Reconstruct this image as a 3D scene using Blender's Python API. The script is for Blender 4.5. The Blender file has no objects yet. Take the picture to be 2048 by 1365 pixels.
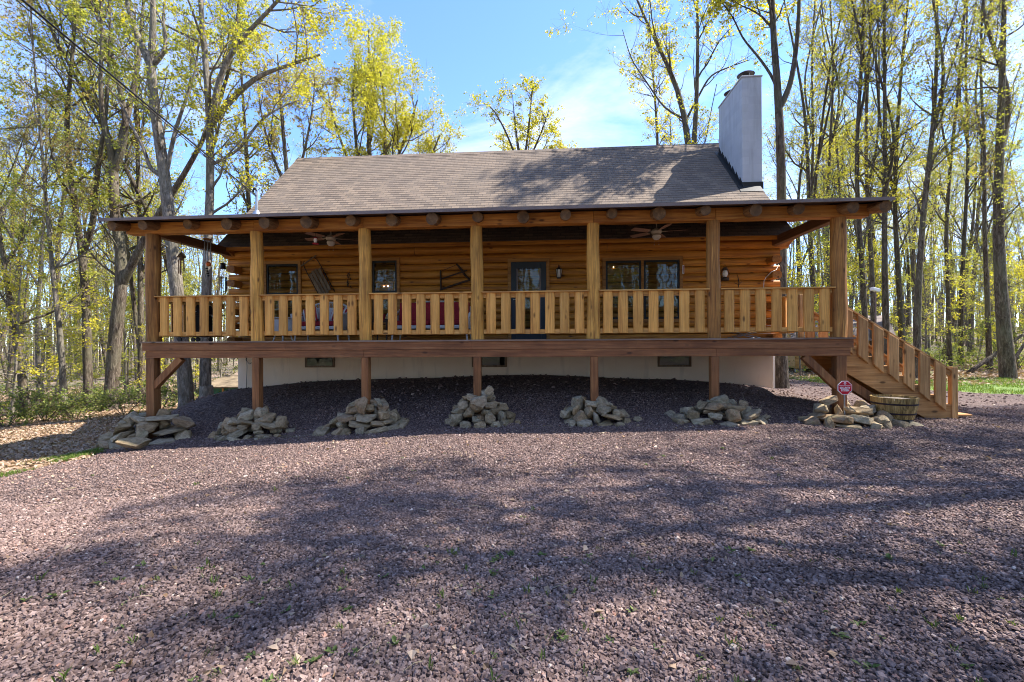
import bpy, math, random
import numpy as np
from mathutils import Vector, Matrix, Euler

random.seed(7)
RNG = np.random.default_rng(11)
R = math.radians
scene = bpy.context.scene
COL = scene.collection

# ------------------------------------------------------------------ camera model (house axes: +X right, +Y away, cabin front is parallel to X)
F = 910.0
TH = R(4.1)
ROLL = 0.0060
CAMZ = 1.65
sT, cT = math.sin(TH), math.cos(TH)


def ray(px, py):
    u, v = (px - 1024) / F, (682.5 - py) / F
    u0 = u * math.cos(ROLL) + v * math.sin(ROLL)
    v0 = -u * math.sin(ROLL) + v * math.cos(ROLL)
    return u0, v0


def at_depth(px, py, Z):
    u, v = ray(px, py)
    return Vector((u * Z * cT - Z * sT, u * Z * sT + Z * cT, CAMZ + v * Z))


def at_y(px, py, Y):
    u, v = ray(px, py)
    return at_depth(px, py, Y / (u * sT + cT))


def lerp_table(x, tab):
    xs = [t[0] for t in tab]
    ys = [t[1] for t in tab]
    return np.interp(x, xs, ys)


def sstep(a, b, x):
    t = np.clip((x - a) / (b - a), 0, 1)
    return t * t * (3 - 2 * t)


def ground_h(x, y):
    """height of the ground; works on floats and arrays"""
    x = np.asarray(x, float)
    y = np.asarray(y, float)
    g = lerp_table(x, [(-200, -9.0), (-60, -2.6), (-30, -1.3), (-16, -0.85), (-11, -0.58), (-8, -0.34), (-5.75, -0.21),
                       (-3.5, -0.05), (-1.3, .05), (1, .12), (5.5, .15), (12, .12), (40, .3), (200, 3.0)])
    g = g * sstep(-1.0, 6.5, y)
    amp = lerp_table(x, [(-10.7, 0), (-9.7, .2), (-9.0, .47), (-8.6, .68), (-8.0, .80), (-6, .84), (-4, .80), (-1.3, .73), (0, .70), (3, .56), (5.2, .36), (6.8, 0)])
    m = amp * sstep(8.2, 11.1, y) * (1 - sstep(15, 19, y))
    far = 0.035 * np.clip(y - 45, 0, 400) * sstep(45, 90, y) * .6
    bump = 0.02 * np.sin(x * 1.3 + .5 * y) * np.sin(y * .9 + 1) * sstep(2, 8, y)
    big = 0.22 * np.sin(x * .21 + 1.3) * np.sin(y * .17 + .4) * sstep(16, 30, y)
    return g + m + far + bump + big


def on_ground(px, py, zmin=4, zmax=90):
    """where the ray through a photo point meets the ground"""
    prev = None
    Z = zmin
    while Z < zmax:
        p = at_depth(px, py, Z)
        if p.z <= float(ground_h(p.x, p.y)):
            return p
        Z += 0.05
    return at_depth(px, py, zmax)


# ------------------------------------------------------------------ mesh building
class MB:
    def __init__(s):
        s.v = []
        s.f = []
        s.mi = []

    def add(s, verts, faces, mi=0):
        o = len(s.v)
        s.v.extend([tuple(p) for p in verts])
        for f in faces:
            s.f.append([i + o for i in f])
            s.mi.append(mi)
        return s

    def box(s, x0, x1, y0, y1, z0, z1, mi=0):
        v = [(x0, y0, z0), (x1, y0, z0), (x1, y1, z0), (x0, y1, z0), (x0, y0, z1), (x1, y0, z1), (x1, y1, z1), (x0, y1, z1)]
        return s.add(v, [(0, 3, 2, 1), (4, 5, 6, 7), (0, 1, 5, 4), (1, 2, 6, 5), (2, 3, 7, 6), (3, 0, 4, 7)], mi)

    def bar(s, a, b, w, h, up=(0, 0, 1), mi=0):
        """rectangular bar from a to b, w across, h along up"""
        a, b = Vector(a), Vector(b)
        t = (b - a).normalized()
        u = Vector(up)
        r = t.cross(u)
        if r.length < 1e-4:
            r = t.cross(Vector((0, 1, 0)))
        r.normalize()
        u = r.cross(t).normalized()
        vs = []
        for p in (a, b):
            for sx, sz in ((-1, -1), (1, -1), (1, 1), (-1, 1)):
                vs.append(p + r * (sx * w / 2) + u * (sz * h / 2))
        return s.add(vs, [(0, 1, 2, 3), (7, 6, 5, 4), (0, 4, 5, 1), (1, 5, 6, 2), (2, 6, 7, 3), (3, 7, 4, 0)], mi)

    def prism(s, prof, axis, a0, a1, mi=0):
        """extrude 2-D profile (list of (p,q)) along axis 'x','y','z' from a0 to a1"""
        n = len(prof)
        def mk(p, q, a):
            return {'x': (a, p, q), 'y': (p, a, q), 'z': (p, q, a)}[axis]
        vs = [mk(p, q, a0) for p, q in prof] + [mk(p, q, a1) for p, q in prof]
        fs = [tuple(range(n)), tuple(range(2 * n - 1, n - 1, -1))]
        for i in range(n):
            j = (i + 1) % n
            fs.append((i, i + n, j + n, j))
        return s.add(vs, fs, mi)

    def tube(s, pts, rad, n=8, cap=True, mi=0, capmi=None, jit=0.0, rng=random):
        pts = [Vector(p) for p in pts]
        m = len(pts)
        if not hasattr(rad, '__len__'):
            rad = [rad] * m
        vs = []
        ref = Vector((0.31, 0.2, 0.93))
        lobes = [(rng.uniform(0, 6.28), rng.uniform(.4, 1)) for _ in range(3)]
        for i, p in enumerate(pts):
            t = (pts[min(i + 1, m - 1)] - pts[max(i - 1, 0)]).normalized()
            if abs(t.dot(ref)) > .97:
                ref = Vector((1, 0, 0))
            a = t.cross(ref).normalized()
            b = t.cross(a)
            for k in range(n):
                th = 2 * math.pi * k / n
                r = rad[i]
                if jit:
                    r *= 1 + jit * (math.sin(2 * th + lobes[0][0]) * .5 + math.sin(3 * th + lobes[1][0] + i * .3) * .35 + rng.uniform(-.3, .3))
                vs.append(p + a * (math.cos(th) * r) + b * (math.sin(th) * r))
        o = len(s.v)
        s.v.extend([tuple(p) for p in vs])
        for i in range(m - 1):
            for k in range(n):
                k2 = (k + 1) % n
                s.f.append([o + i * n + k, o + i * n + k2, o + (i + 1) * n + k2, o + (i + 1) * n + k])
                s.mi.append(mi)
        if cap:
            c = mi if capmi is None else capmi
            s.f.append([o + k for k in range(n)][::-1]); s.mi.append(c)
            s.f.append([o + (m - 1) * n + k for k in range(n)]); s.mi.append(c)
        return s

    def lathe(s, c, prof, n=24, mi=0):
        """prof: list of (r,z) relative to c"""
        c = Vector(c)
        vs = []
        for r, z in prof:
            for k in range(n):
                th = 2 * math.pi * k / n
                vs.append((c.x + r * math.cos(th), c.y + r * math.sin(th), c.z + z))
        fs = []
        for i in range(len(prof) - 1):
            for k in range(n):
                k2 = (k + 1) % n
                fs.append((i * n + k, i * n + k2, (i + 1) * n + k2, (i + 1) * n + k))
        fs.append(tuple(range(n))[::-1])
        fs.append(tuple((len(prof) - 1) * n + k for k in range(n)))
        return s.add(vs, fs, mi)

    def build(s, name, mat, parent=None, smooth=False, bevel=0, local=False):
        """link as ONE object.  Vertices are in world space unless local=True"""
        off = Vector((0, 0, 0))
        if parent is not None and not local:
            off = world_loc(parent)
        me = bpy.data.meshes.new(name)
        if off.length:
            vs = [(x - off.x, y - off.y, z - off.z) for x, y, z in s.v]
        else:
            vs = s.v
        me.from_pydata(vs, [], s.f)
        mats = mat if isinstance(mat, (list, tuple)) else [mat]
        for m in mats:
            me.materials.append(m)
        if len(mats) > 1:
            me.polygons.foreach_set('material_index', s.mi)
        if smooth:
            me.polygons.foreach_set('use_smooth', [True] * len(me.polygons))
            if smooth == 'auto':
                try:
                    me.set_sharp_from_angle(angle=R(40))
                except Exception:
                    pass
        me.update()
        o = bpy.data.objects.new(name, me)
        COL.objects.link(o)
        if parent is not None:
            o.parent = parent
        if bevel:
            b = o.modifiers.new('bevel', 'BEVEL')
            b.width = bevel
            b.segments = 2
            b.limit_method = 'ANGLE'
            b.angle_limit = R(40)
        return o


def world_loc(o):
    v = Vector((0, 0, 0))
    while o is not None:
        v = v + Vector(o.location)
        o = o.parent
    return v


def np_mesh(name, verts, faces4, mat, parent=None, smooth=False, tris=False, loc=None):
    """fast mesh from numpy arrays; faces (N,4) or (N,3)"""
    me = bpy.data.meshes.new(name)
    k = faces4.shape[1]
    nv, nf = len(verts), len(faces4)
    me.vertices.add(nv)
    me.vertices.foreach_set('co', np.ascontiguousarray(verts, np.float32).ravel())
    me.loops.add(nf * k)
    me.loops.foreach_set('vertex_index', np.ascontiguousarray(faces4, np.int32).ravel())
    me.polygons.add(nf)
    me.polygons.foreach_set('loop_start', np.arange(0, nf * k, k, dtype=np.int32))
    me.polygons.foreach_set('use_smooth', np.full(nf, bool(smooth)))
    for m in (mat if isinstance(mat, (list, tuple)) else [mat]):
        me.materials.append(m)
    me.update(calc_edges=True)
    o = bpy.data.objects.new(name, me)
    COL.objects.link(o)
    if parent is not None:
        o.parent = parent
    if loc is not None:
        o.location = loc
    return o


def tag(o, label=None, cat=None, group=None, kind=None):
    if label: o['label'] = label
    if cat: o['category'] = cat
    if group: o['group'] = group
    if kind: o['kind'] = kind
    return o


def thing(name, label, cat, loc=(0, 0, 0), group=None, rz=0):
    o = bpy.data.objects.new(name, None)
    o.empty_display_size = .2
    COL.objects.link(o)
    o.location = loc
    o.rotation_euler = (0, 0, rz)
    return tag(o, label, cat, group)


def copy_tree(root, loc=None, rz=None, scale=None, label=None, group=None):
    r = root.copy(); COL.objects.link(r)
    if loc is not None: r.location = loc
    if rz is not None: r.rotation_euler = (0, 0, rz)
    if scale is not None: r.scale = scale
    if label: r['label'] = label
    if group: r['group'] = group
    for ch in list(root.children):
        c = ch.copy(); COL.objects.link(c); c.parent = r
        for g in ch.children:
            d = g.copy(); COL.objects.link(d); d.parent = c
    return r


# ------------------------------------------------------------------ materials
def mat(name):
    m = bpy.data.materials.new(name)
    m.use_nodes = True
    nt = m.node_tree
    for n in list(nt.nodes):
        nt.nodes.remove(n)
    return m, nt


class NT:
    """tiny helper for wiring nodes"""
    def __init__(s, name):
        s.m, s.t = mat(name)
        s.out = s.t.nodes.new('ShaderNodeOutputMaterial')

    def n(s, typ, **kw):
        nd = s.t.nodes.new(typ)
        for k, v in kw.items():
            if k.startswith('_'):
                setattr(nd, k[1:], v)
        return nd

    def link(s, a, b):
        s.t.links.new(a, b)

    def noise(s, vec, scale, detail=4, rough=.55, dist=0):
        nd = s.n('ShaderNodeTexNoise')
        nd.inputs['Scale'].default_value = scale
        nd.inputs['Detail'].default_value = detail
        nd.inputs['Roughness'].default_value = rough
        nd.inputs['Distortion'].default_value = dist
        if vec is not None: s.link(vec, nd.inputs['Vector'])
        return nd.outputs['Fac']

    def voro(s, vec, scale, out='Distance', feature='F1', rnd=1.0):
        nd = s.n('ShaderNodeTexVoronoi')
        nd.feature = feature
        nd.inputs['Scale'].default_value = scale
        nd.inputs['Randomness'].default_value = rnd
        if vec is not None: s.link(vec, nd.inputs['Vector'])
        return nd.outputs[out]

    def mapping(s, vec, scale=(1, 1, 1), loc=(0, 0, 0), rot=(0, 0, 0)):
        nd = s.n('ShaderNodeMapping')
        nd.inputs['Scale'].default_value = scale
        nd.inputs['Location'].default_value = loc
        nd.inputs['Rotation'].default_value = rot
        s.link(vec, nd.inputs['Vector'])
        return nd.outputs['Vector']

    def ramp(s, fac, stops):
        nd = s.n('ShaderNodeValToRGB')
        cr = nd.color_ramp
        while len(cr.elements) < len(stops):
            cr.elements.new(.5)
        for e, (p, c) in zip(cr.elements, stops):
            e.position = p
            e.color = (*c, 1) if len(c) == 3 else c
        s.link(fac, nd.inputs['Fac'])
        return nd.outputs['Color']

    def mix(s, fac, a, b, mode='MIX'):
        nd = s.n('ShaderNodeMix')
        nd.data_type = 'RGBA'
        nd.blend_type = mode
        for sock, v in ((nd.inputs[0], fac), (nd.inputs[6], a), (nd.inputs[7], b)):
            if hasattr(v, 'is_linked') or hasattr(v, 'links'):
                s.link(v, sock)
            elif isinstance(v, (int, float)):
                sock.default_value = v
            else:
                sock.default_value = (*v, 1)
        return nd.outputs[2]

    def math(s, op, a, b=0.0, clamp=False):
        nd = s.n('ShaderNodeMath')
        nd.operation = op
        nd.use_clamp = clamp
        for sock, v in ((nd.inputs[0], a), (nd.inputs[1], b)):
            if isinstance(v, (int, float)):
                sock.default_value = v
            else:
                s.link(v, sock)
        return nd.outputs[0]

    def bump(s, h, strength=.3, dist=.01):
        nd = s.n('ShaderNodeBump')
        nd.inputs['Strength'].default_value = strength
        nd.inputs['Distance'].default_value = dist
        s.link(h, nd.inputs['Height'])
        return nd.outputs['Normal']

    def objcoord(s, randomize=True):
        tc = s.n('ShaderNodeTexCoord')
        if not randomize:
            return tc.outputs['Object']
        oi = s.n('ShaderNodeObjectInfo')
        mul = s.math('MULTIPLY', oi.outputs['Random'], 57.0)
        va = s.n('ShaderNodeVectorMath')
        va.operation = 'ADD'
        s.link(tc.outputs['Object'], va.inputs[0])
        s.link(mul, va.inputs[1])
        return va.outputs[0]

    def surf(s, color, rough=.7, normal=None, metallic=0, spec=.3, extra=None):
        b = s.n('ShaderNodeBsdfPrincipled')
        if hasattr(color, 'links'):
            s.link(color, b.inputs['Base Color'])
        else:
            b.inputs['Base Color'].default_value = (*color, 1)
        if hasattr(rough, 'links'):
            s.link(rough, b.inputs['Roughness'])
        else:
            b.inputs['Roughness'].default_value = rough
        b.inputs['Metallic'].default_value = metallic
        b.inputs['Specular IOR Level'].default_value = spec
        if normal is not None:
            s.link(normal, b.inputs['Normal'])
        s.link(b.outputs[0], s.out.inputs['Surface'])
        return s.m


def wood(name, c_dark, c_mid, c_light, axis='z', grain=1.0, knots=True, rough=.7, checks=0.0, stain=.5, tint_var=.12):
    """wood with long grain along an axis, knots and weather blotches"""
    t = NT(name)
    co = t.objcoord()
    a, b = 26 * grain, 1.1 * grain
    sc = {'x': (b, a, a), 'y': (a, b, a), 'z': (a, a, b)}[axis]
    st = t.mapping(co, sc)
    n1 = t.noise(st, 1.0, 5, .6, .4)
    col = t.ramp(n1, [(.28, c_dark), (.5, c_mid), (.72, c_light)])
    sc2 = {'x': (2.2, 90, 90), 'y': (90, 2.2, 90), 'z': (90, 90, 2.2)}[axis]
    n2 = t.noise(t.mapping(co, sc2), 1.0, 3, .7)
    col = t.mix(t.ramp(n2, [(.35, (.55,) * 3), (.6, (0,) * 3)]), col, c_dark)
    n3 = t.noise(co, 1.6, 4, .6)
    blot = t.ramp(n3, [(.35, (1 - stain * .55,) * 3), (.65, (1.0,) * 3)])
    col = t.mix(1.0, col, blot, 'MULTIPLY')
    if knots:
        sk = {'x': (2.2, 5.5, 5.5), 'y': (5.5, 2.2, 5.5), 'z': (5.5, 5.5, 2.2)}[axis]
        kd = t.voro(t.mapping(co, sk), 1.0)
        kf = t.ramp(kd, [(.07, (.9,) * 3), (.16, (0,) * 3)])
        col = t.mix(kf, col, tuple(c * .35 for c in c_dark))
    oi = t.n('ShaderNodeObjectInfo')
    hv = t.n('ShaderNodeHueSaturation')
    t.link(t.math('ADD', t.math('MULTIPLY', oi.outputs['Random'], 2 * tint_var), 1 - tint_var), hv.inputs['Value'])
    t.link(col, hv.inputs['Color'])
    h = t.math('ADD', n1, t.math('MULTIPLY', n2, .6))
    if checks:
        scc = {'x': (1.0, 30, 30), 'y': (30, 1.0, 30), 'z': (30, 30, 1.0)}[axis]
        ck = t.voro(t.mapping(co, scc), .6, 'Distance', 'DISTANCE_TO_EDGE')
        cf = t.ramp(ck, [(.0, (checks,) * 3), (.07, (0,) * 3)])
        colc = t.mix(cf, hv.outputs['Color'], tuple(c * .3 for c in c_dark))
        h = t.math('SUBTRACT', h, t.math('MULTIPLY', cf, 1.5))
        return t.surf(colc, rough, t.bump(h, .35, .006))
    return t.surf(hv.outputs['Color'], rough, t.bump(h, .3, .004))


def plain(name, color, rough=.6, metallic=0, noise=.15, scale=6, bump=.1, spec=.3):
    t = NT(name)
    co = t.objcoord()
    n = t.noise(co, scale, 5, .6)
    c = t.ramp(n, [(.3, tuple(x * (1 - noise) for x in color)), (.7, tuple(min(1, x * (1 + noise)) for x in color))])
    return t.surf(c, rough, t.bump(n, bump, .01), metallic, spec)


def leaf_mat(name, stops, trans=.5):
    """leaf-by-leaf colour, part of the light goes through"""
    t = NT(name)
    g = t.n('ShaderNodeNewGeometry')
    oi = t.n('ShaderNodeObjectInfo')
    f = t.math('ADD', t.math('MULTIPLY', g.outputs['Random Per Island'], .8), t.math('MULTIPLY', oi.outputs['Random'], .2))
    col = t.ramp(f, stops)
    d = t.n('ShaderNodeBsdfPrincipled')
    d.inputs['Roughness'].default_value = .55
    d.inputs['Specular IOR Level'].default_value = .25
    t.link(col, d.inputs['Base Color'])
    tr = t.n('ShaderNodeBsdfTranslucent')
    t.link(t.mix(1.0, col, (1.35, 1.3, .6), 'MULTIPLY'), tr.inputs['Color'])
    mx = t.n('ShaderNodeMixShader')
    mx.inputs[0].default_value = trans
    t.link(d.outputs[0], mx.inputs[1]); t.link(tr.outputs[0], mx.inputs[2])
    t.link(mx.outputs[0], t.out.inputs['Surface'])
    return t.m


def bark_mat(name, c1, c2, c3):
    t = NT(name)
    co = t.objcoord()
    n1 = t.noise(t.mapping(co, (15, 15, 3.6)), 1, 7, .7, .9)
    n2 = t.noise(co, .9, 4, .6)
    col = t.ramp(n1, [(.36, c1), (.5, c2), (.64, c3)])
    lich = t.ramp(n2, [(.45, (0,) * 3), (.62, (.55,) * 3)])
    col = t.mix(lich, col, tuple((a + b) * .62 for a, b in zip(c2, (.12, .13, .075))))
    oi = t.n('ShaderNodeObjectInfo')
    hv = t.n('ShaderNodeHueSaturation')
    t.link(t.math('ADD', t.math('MULTIPLY', oi.outputs['Random'], .5), .75), hv.inputs['Value'])
    t.link(col, hv.inputs['Color'])
    vz = t.voro(t.mapping(co, (16, 16, 4)), 1, 'Distance', 'DISTANCE_TO_EDGE')
    h = t.math('ADD', n1, t.math('MULTIPLY', vz, .8))
    return t.surf(hv.outputs['Color'], .9, t.bump(h, .8, .03), 0, .15)


M = {}
M['post'] = wood('peeled_log_wood', (.34, .14, .03), (.80, .40, .075), (.90, .52, .13), 'z', .8, True, .65, .38, .6)
M['post_dark'] = wood('weathered_post_wood', (.18, .07, .018), (.50, .22, .05), (.66, .35, .09), 'z', .8, True, .65, .45, .7)
M['baluster'] = wood('baluster_wood', (.44, .18, .04), (.84, .42, .095), (.92, .53, .15), 'z', .7, True, .6, 0, .35, .16)
M['rail'] = wood('rail_wood', (.36, .16, .045), (.76, .39, .10), (.85, .49, .15), 'x', .7, True, .6, 0, .4)
M['rail_y'] = wood('side_rail_wood', (.36, .16, .045), (.76, .39, .10), (.85, .49, .15), 'y', .7, True, .6, 0, .4)
M['stain'] = wood('stained_deck_wood', (.14, .05, .02), (.31, .125, .045), (.42, .20, .08), 'x', .7, True, .6, 0, .6)
M['stain_z'] = wood('stained_post_wood', (.16, .06, .022), (.35, .145, .05), (.45, .22, .08), 'z', .7, True, .6, .3, .6)
M['beam'] = wood('beam_wood', (.24, .07, .012), (.58, .23, .04), (.70, .33, .065), 'x', .8, True, .6, 0, .4)
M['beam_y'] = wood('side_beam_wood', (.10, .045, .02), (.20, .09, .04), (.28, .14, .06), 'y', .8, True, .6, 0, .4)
M['log'] = wood('wall_log_wood', (.27, .085, .012), (.64, .26, .034), (.80, .37, .06), 'x', .6, True, .5, 0, .35, .16)
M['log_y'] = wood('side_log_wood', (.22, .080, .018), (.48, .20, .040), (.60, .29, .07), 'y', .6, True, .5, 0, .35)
M['trim'] = wood('window_trim_wood', (.22, .09, .02), (.45, .20, .045), (.55, .28, .07), 'x', .7, False, .55, 0, .3)
M['rafter'] = wood('rafter_log_wood', (.15, .07, .03), (.32, .17, .07), (.44, .26, .12), 'y', .8, True, .65, .5, .4)
M['stair'] = wood('stair_wood', (.28, .13, .045), (.66, .36, .13), (.78, .48, .21), 'z', .7, True, .7, 0, .55)
M['stair_x'] = wood('stair_board_wood', (.26, .12, .04), (.60, .31, .105), (.72, .42, .17), 'x', .7, True, .7, 0, .55)
M['deckboard'] = wood('deck_board_wood', (.16, .10, .07), (.32, .22, .15), (.42, .31, .23), 'x', .7, True, .7, 0, .5)
M['shedwood'] = wood('shed_siding_wood', (.30, .16, .045), (.52, .31, .09), (.62, .41, .15), 'x', .6, True, .6, 0, .4)
M['whitewood'] = plain('painted_wicker', (.62, .60, .56), .6, 0, .1, 40, .4)
M['red'] = plain('red_cushion_fabric', (.33, .022, .03), .85, 0, .2, 20, .2)
M['stripe'] = None
M['black'] = plain('black_metal', (.018, .018, .02), .45, .3)
M['darkwood'] = plain('dark_weathered_wood', (.06, .035, .022), .75, 0, .3, 14, .3)
M['oldwood'] = wood('old_sled_wood', (.10, .065, .04), (.24, .165, .10), (.34, .25, .16), 'z', .8, False, .7, 0, .4)
M['steel'] = plain('galvanised_steel', (.42, .45, .48), .38, .9, .12, 12, .05)
M['white'] = plain('white_paint', (.72, .72, .70), .5, 0, .06, 8, .05)
M['greymetal'] = plain('drip_edge_metal', (.20, .15, .13), .5, .3, .15, 3, .03)
M['doorpaint'] = plain('slate_blue_door_paint', (.026, .034, .042), .4, 0, .1, 5, .03)
M['winframe'] = plain('dark_bronze_window_frame', (.022, .02, .017), .4, .2)
M['fanwood'] = plain('fan_blade_brown', (.42, .24, .16), .45)
M['cream'] = plain('fan_cream_enamel', (.55, .47, .36), .4)
M['milk'] = plain('frosted_glass_bowl', (.75, .68, .58), .3)
M['orange'] = plain('orange_glass', (.75, .17, .03), .3)
M['rustwood'] = plain('rusty_brown_box', (.30, .12, .035), .7, 0, .3)
M['greenmetal'] = plain('green_metal', (.03, .12, .075), .6)
M['bulb'] = None

def endgrain():
    t = NT('log_end_grain')
    co = t.objcoord(True)
    n = t.noise(co, 9, 5, .6)
    n2 = t.noise(co, 55, 3, .6)
    c = t.ramp(n, [(.3, (.07, .04, .022)), (.55, (.16, .085, .035)), (.75, (.30, .17, .075))])
    c = t.mix(t.ramp(n2, [(.35, (.5,) * 3), (.55, (0,) * 3)]), c, (.07, .045, .03))
    return t.surf(c, .85, t.bump(n2, .3, .005))
M['end'] = endgrain()


def stucco():
    t = NT('cream_stucco')
    co = t.objcoord(False)
    n = t.noise(co, 1.3, 5, .6)
    f = t.noise(co, 60, 4, .7)
    st = t.noise(t.mapping(co, (5, 5, .7)), 1, 4, .6)
    c = t.ramp(n, [(.3, (.86, .70, .52)), (.7, (.93, .79, .62))])
    c = t.mix(t.ramp(st, [(.56, (0,) * 3), (.75, (.35,) * 3)]), c, (.42, .34, .26))
    return t.surf(c, .9, t.bump(f, .35, .004))
M['stucco'] = stucco()


def whiteblock():
    t = NT('white_painted_block')
    co = t.objcoord(False)
    sx = t.n('ShaderNodeSeparateXYZ'); t.link(co, sx.inputs[0])
    cb = t.n('ShaderNodeCombineXYZ')
    t.link(t.math('ADD', sx.outputs[0], sx.outputs[1]), cb.inputs[0]); t.link(sx.outputs[2], cb.inputs[1])
    br = t.n('ShaderNodeTexBrick')
    br.inputs['Scale'].default_value = 1.0
    br.inputs['Brick Width'].default_value = .4
    br.inputs['Row Height'].default_value = .2
    br.inputs['Mortar Size'].default_value = .004
    br.inputs['Color1'].default_value = (.46, .47, .48, 1)
    br.inputs['Color2'].default_value = (.41, .42, .44, 1)
    br.inputs['Mortar'].default_value = (.41, .42, .44, 1)
    t.link(cb.outputs[0], br.inputs['Vector'])
    n = t.noise(co, 1.5, 5, .65)
    c = t.mix(t.ramp(n, [(.45, (0,) * 3), (.75, (.5,) * 3)]), br.outputs['Color'], (.33, .34, .35))
    st = t.noise(t.mapping(co, (4, 4, .5), (2, 1, 0)), 1, 5, .65)
    c = t.mix(t.ramp(st, [(.5, (0,) * 3), (.72, (.6,) * 3)]), c, (.27, .265, .255))
    h = t.math('ADD', t.math('MULTIPLY', br.outputs['Fac'], -1.0), t.math('MULTIPLY', t.noise(co, 40, 4, .7), .4))
    return t.surf(c, .75, t.bump(h, .4, .01))
M['chimney'] = whiteblock()


def shingle():
    t = NT('asphalt_shingles')
    co = t.objcoord(False)
    sx = t.n('ShaderNodeSeparateXYZ'); t.link(co, sx.inputs[0])
    cb = t.n('ShaderNodeCombineXYZ')
    t.link(sx.outputs[0], cb.inputs[0]); t.link(t.math('MULTIPLY', sx.outputs[2], 1.436), cb.inputs[1])
    br = t.n('ShaderNodeTexBrick')
    br.inputs['Scale'].default_value = 1.0
    br.inputs['Brick Width'].default_value = .22
    br.inputs['Row Height'].default_value = .125
    br.inputs['Mortar Size'].default_value = .007
    br.inputs['Bias'].default_value = -.1
    br.inputs['Color1'].default_value = (.235, .17, .115, 1)
    br.inputs['Color2'].default_value = (.10, .074, .053, 1)
    br.inputs['Mortar'].default_value = (.055, .045, .04, 1)
    t.link(cb.outputs[0], br.inputs['Vector'])
    n = t.noise(co, .55, 4, .6)
    g = t.noise(co, 130, 2, .6)
    c = t.mix(t.ramp(n, [(.35, (0,) * 3), (.7, (.6,) * 3)]), br.outputs['Color'], (.15, .115, .085))
    c = t.mix(.25, c, t.ramp(g, [(.35, (.05, .04, .035)), (.65, (.36, .31, .27))]))
    h = t.math('ADD', t.math('MULTIPLY', br.outputs['Fac'], -1.2), t.math('MULTIPLY', g, .5))
    return t.surf(c, .9, t.bump(h, .5, .008), 0, .2)
M['shingle'] = shingle()


def glass():
    t = NT('window_glass')
    fr = t.n('ShaderNodeFresnel'); fr.inputs['IOR'].default_value = 1.5
    gl = t.n('ShaderNodeBsdfGlossy'); gl.inputs['Roughness'].default_value = .02
    gl.inputs['Color'].default_value = (.62, .68, .66, 1)
    n = t.noise(t.objcoord(False), 1.7, 2, .5)
    t.link(t.bump(n, .08, .05), gl.inputs['Normal'])
    tr = t.n('ShaderNodeBsdfTransparent'); tr.inputs['Color'].default_value = (.8, .85, .85, 1)
    mx = t.n('ShaderNodeMixShader')
    t.link(fr.outputs[0], mx.inputs[0]); t.link(tr.outputs[0], mx.inputs[1]); t.link(gl.outputs[0], mx.inputs[2])
    t.link(mx.outputs[0], t.out.inputs['Surface'])
    return t.m
M['glass'] = glass()
M['hoopd'] = plain('sooty_metal', (.05, .042, .04), .55, .5, .3)
M['room'] = plain('unlit_room_backing', (.03, .026, .022), .9)  # near-black panel colour stands in for the unlit rooms behind the glass
M['curtain'] = plain('dark_valance_cloth', (.035, .028, .025), .9)


def emit(name, c, s):
    t = NT(name)
    e = t.n('ShaderNodeEmission'); e.inputs[0].default_value = (*c, 1); e.inputs[1].default_value = s
    t.link(e.outputs[0], t.out.inputs['Surface'])
    return t.m
M['bulb'] = emit('lit_bulb', (1, .72, .35), 6)


def striped():
    t = NT('red_striped_cloth')
    tc = t.objcoord(False)
    sx = t.n('ShaderNodeSeparateXYZ'); t.link(tc, sx.inputs[0])
    s = t.math('SINE', t.math('MULTIPLY', sx.outputs[0], 75.0))
    c = t.ramp(t.math('ADD', t.math('MULTIPLY', s, .5), .5), [(.42, (.36, .03, .04)), (.55, (.62, .58, .52))])
    return t.surf(c, .85)
M['stripe'] = striped()

# =====================================================================  THE CABIN
X0, X1 = -7.89, 5.40            # foundation / log wall ends
YP = 8.75                       # porch post line
YW = 11.19                      # front wall
DECK = 1.68
POSTX = [-7.97 + 2.2255 * i for i in range(7)]
cabin = thing('log_cabin', 'long log cabin with brown shingle roof, full-width raised porch and white chimney', 'cabin', (-1.25, YW, .5))

# foundation -----------------------------------------------------------
b = MB()
b.box(X0, X1, YW, 18.0, -1.5, 1.62)
b.build('foundation', M['stucco'], cabin, bevel=.01)

# basement windows -----------------------------------------------------
def basement_window(pa, pb, glassx):
    xa, xb = at_y(pa, 720, YW).x, at_y(pb, 720, YW).x
    f = MB()
    z0, z1 = 1.01, 1.48
    for bx in ((xa, xb, z0, z0 + .04), (xa, xb, z1 - .04, z1), (xa, xa + .05, z0 + .04, z1 - .04), (xb - .05, xb, z0 + .04, z1 - .04)):
        f.box(bx[0], bx[1], YW - .035, YW + .03, bx[2], bx[3])
    w = MB(); w.box(xa + .05, xb - .05, YW - .012, YW - .002, z0 + .04, z1 - .04)  # panel on the wall, its dark colour imitating the unlit basement
    win = w.build('window', M['room'], cabin)
    f.build('frame', M['oldwood'], win)
    g = MB(); g.box(xa + .05, xb - .05, YW - .024, YW - .018, z0 + .04, z1 - .04)
    g.build('pane', M['glass'], win)
basement_window(611, 670, 0); basement_window(944, 1014, 0); basement_window(1315, 1382, 0)

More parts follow.
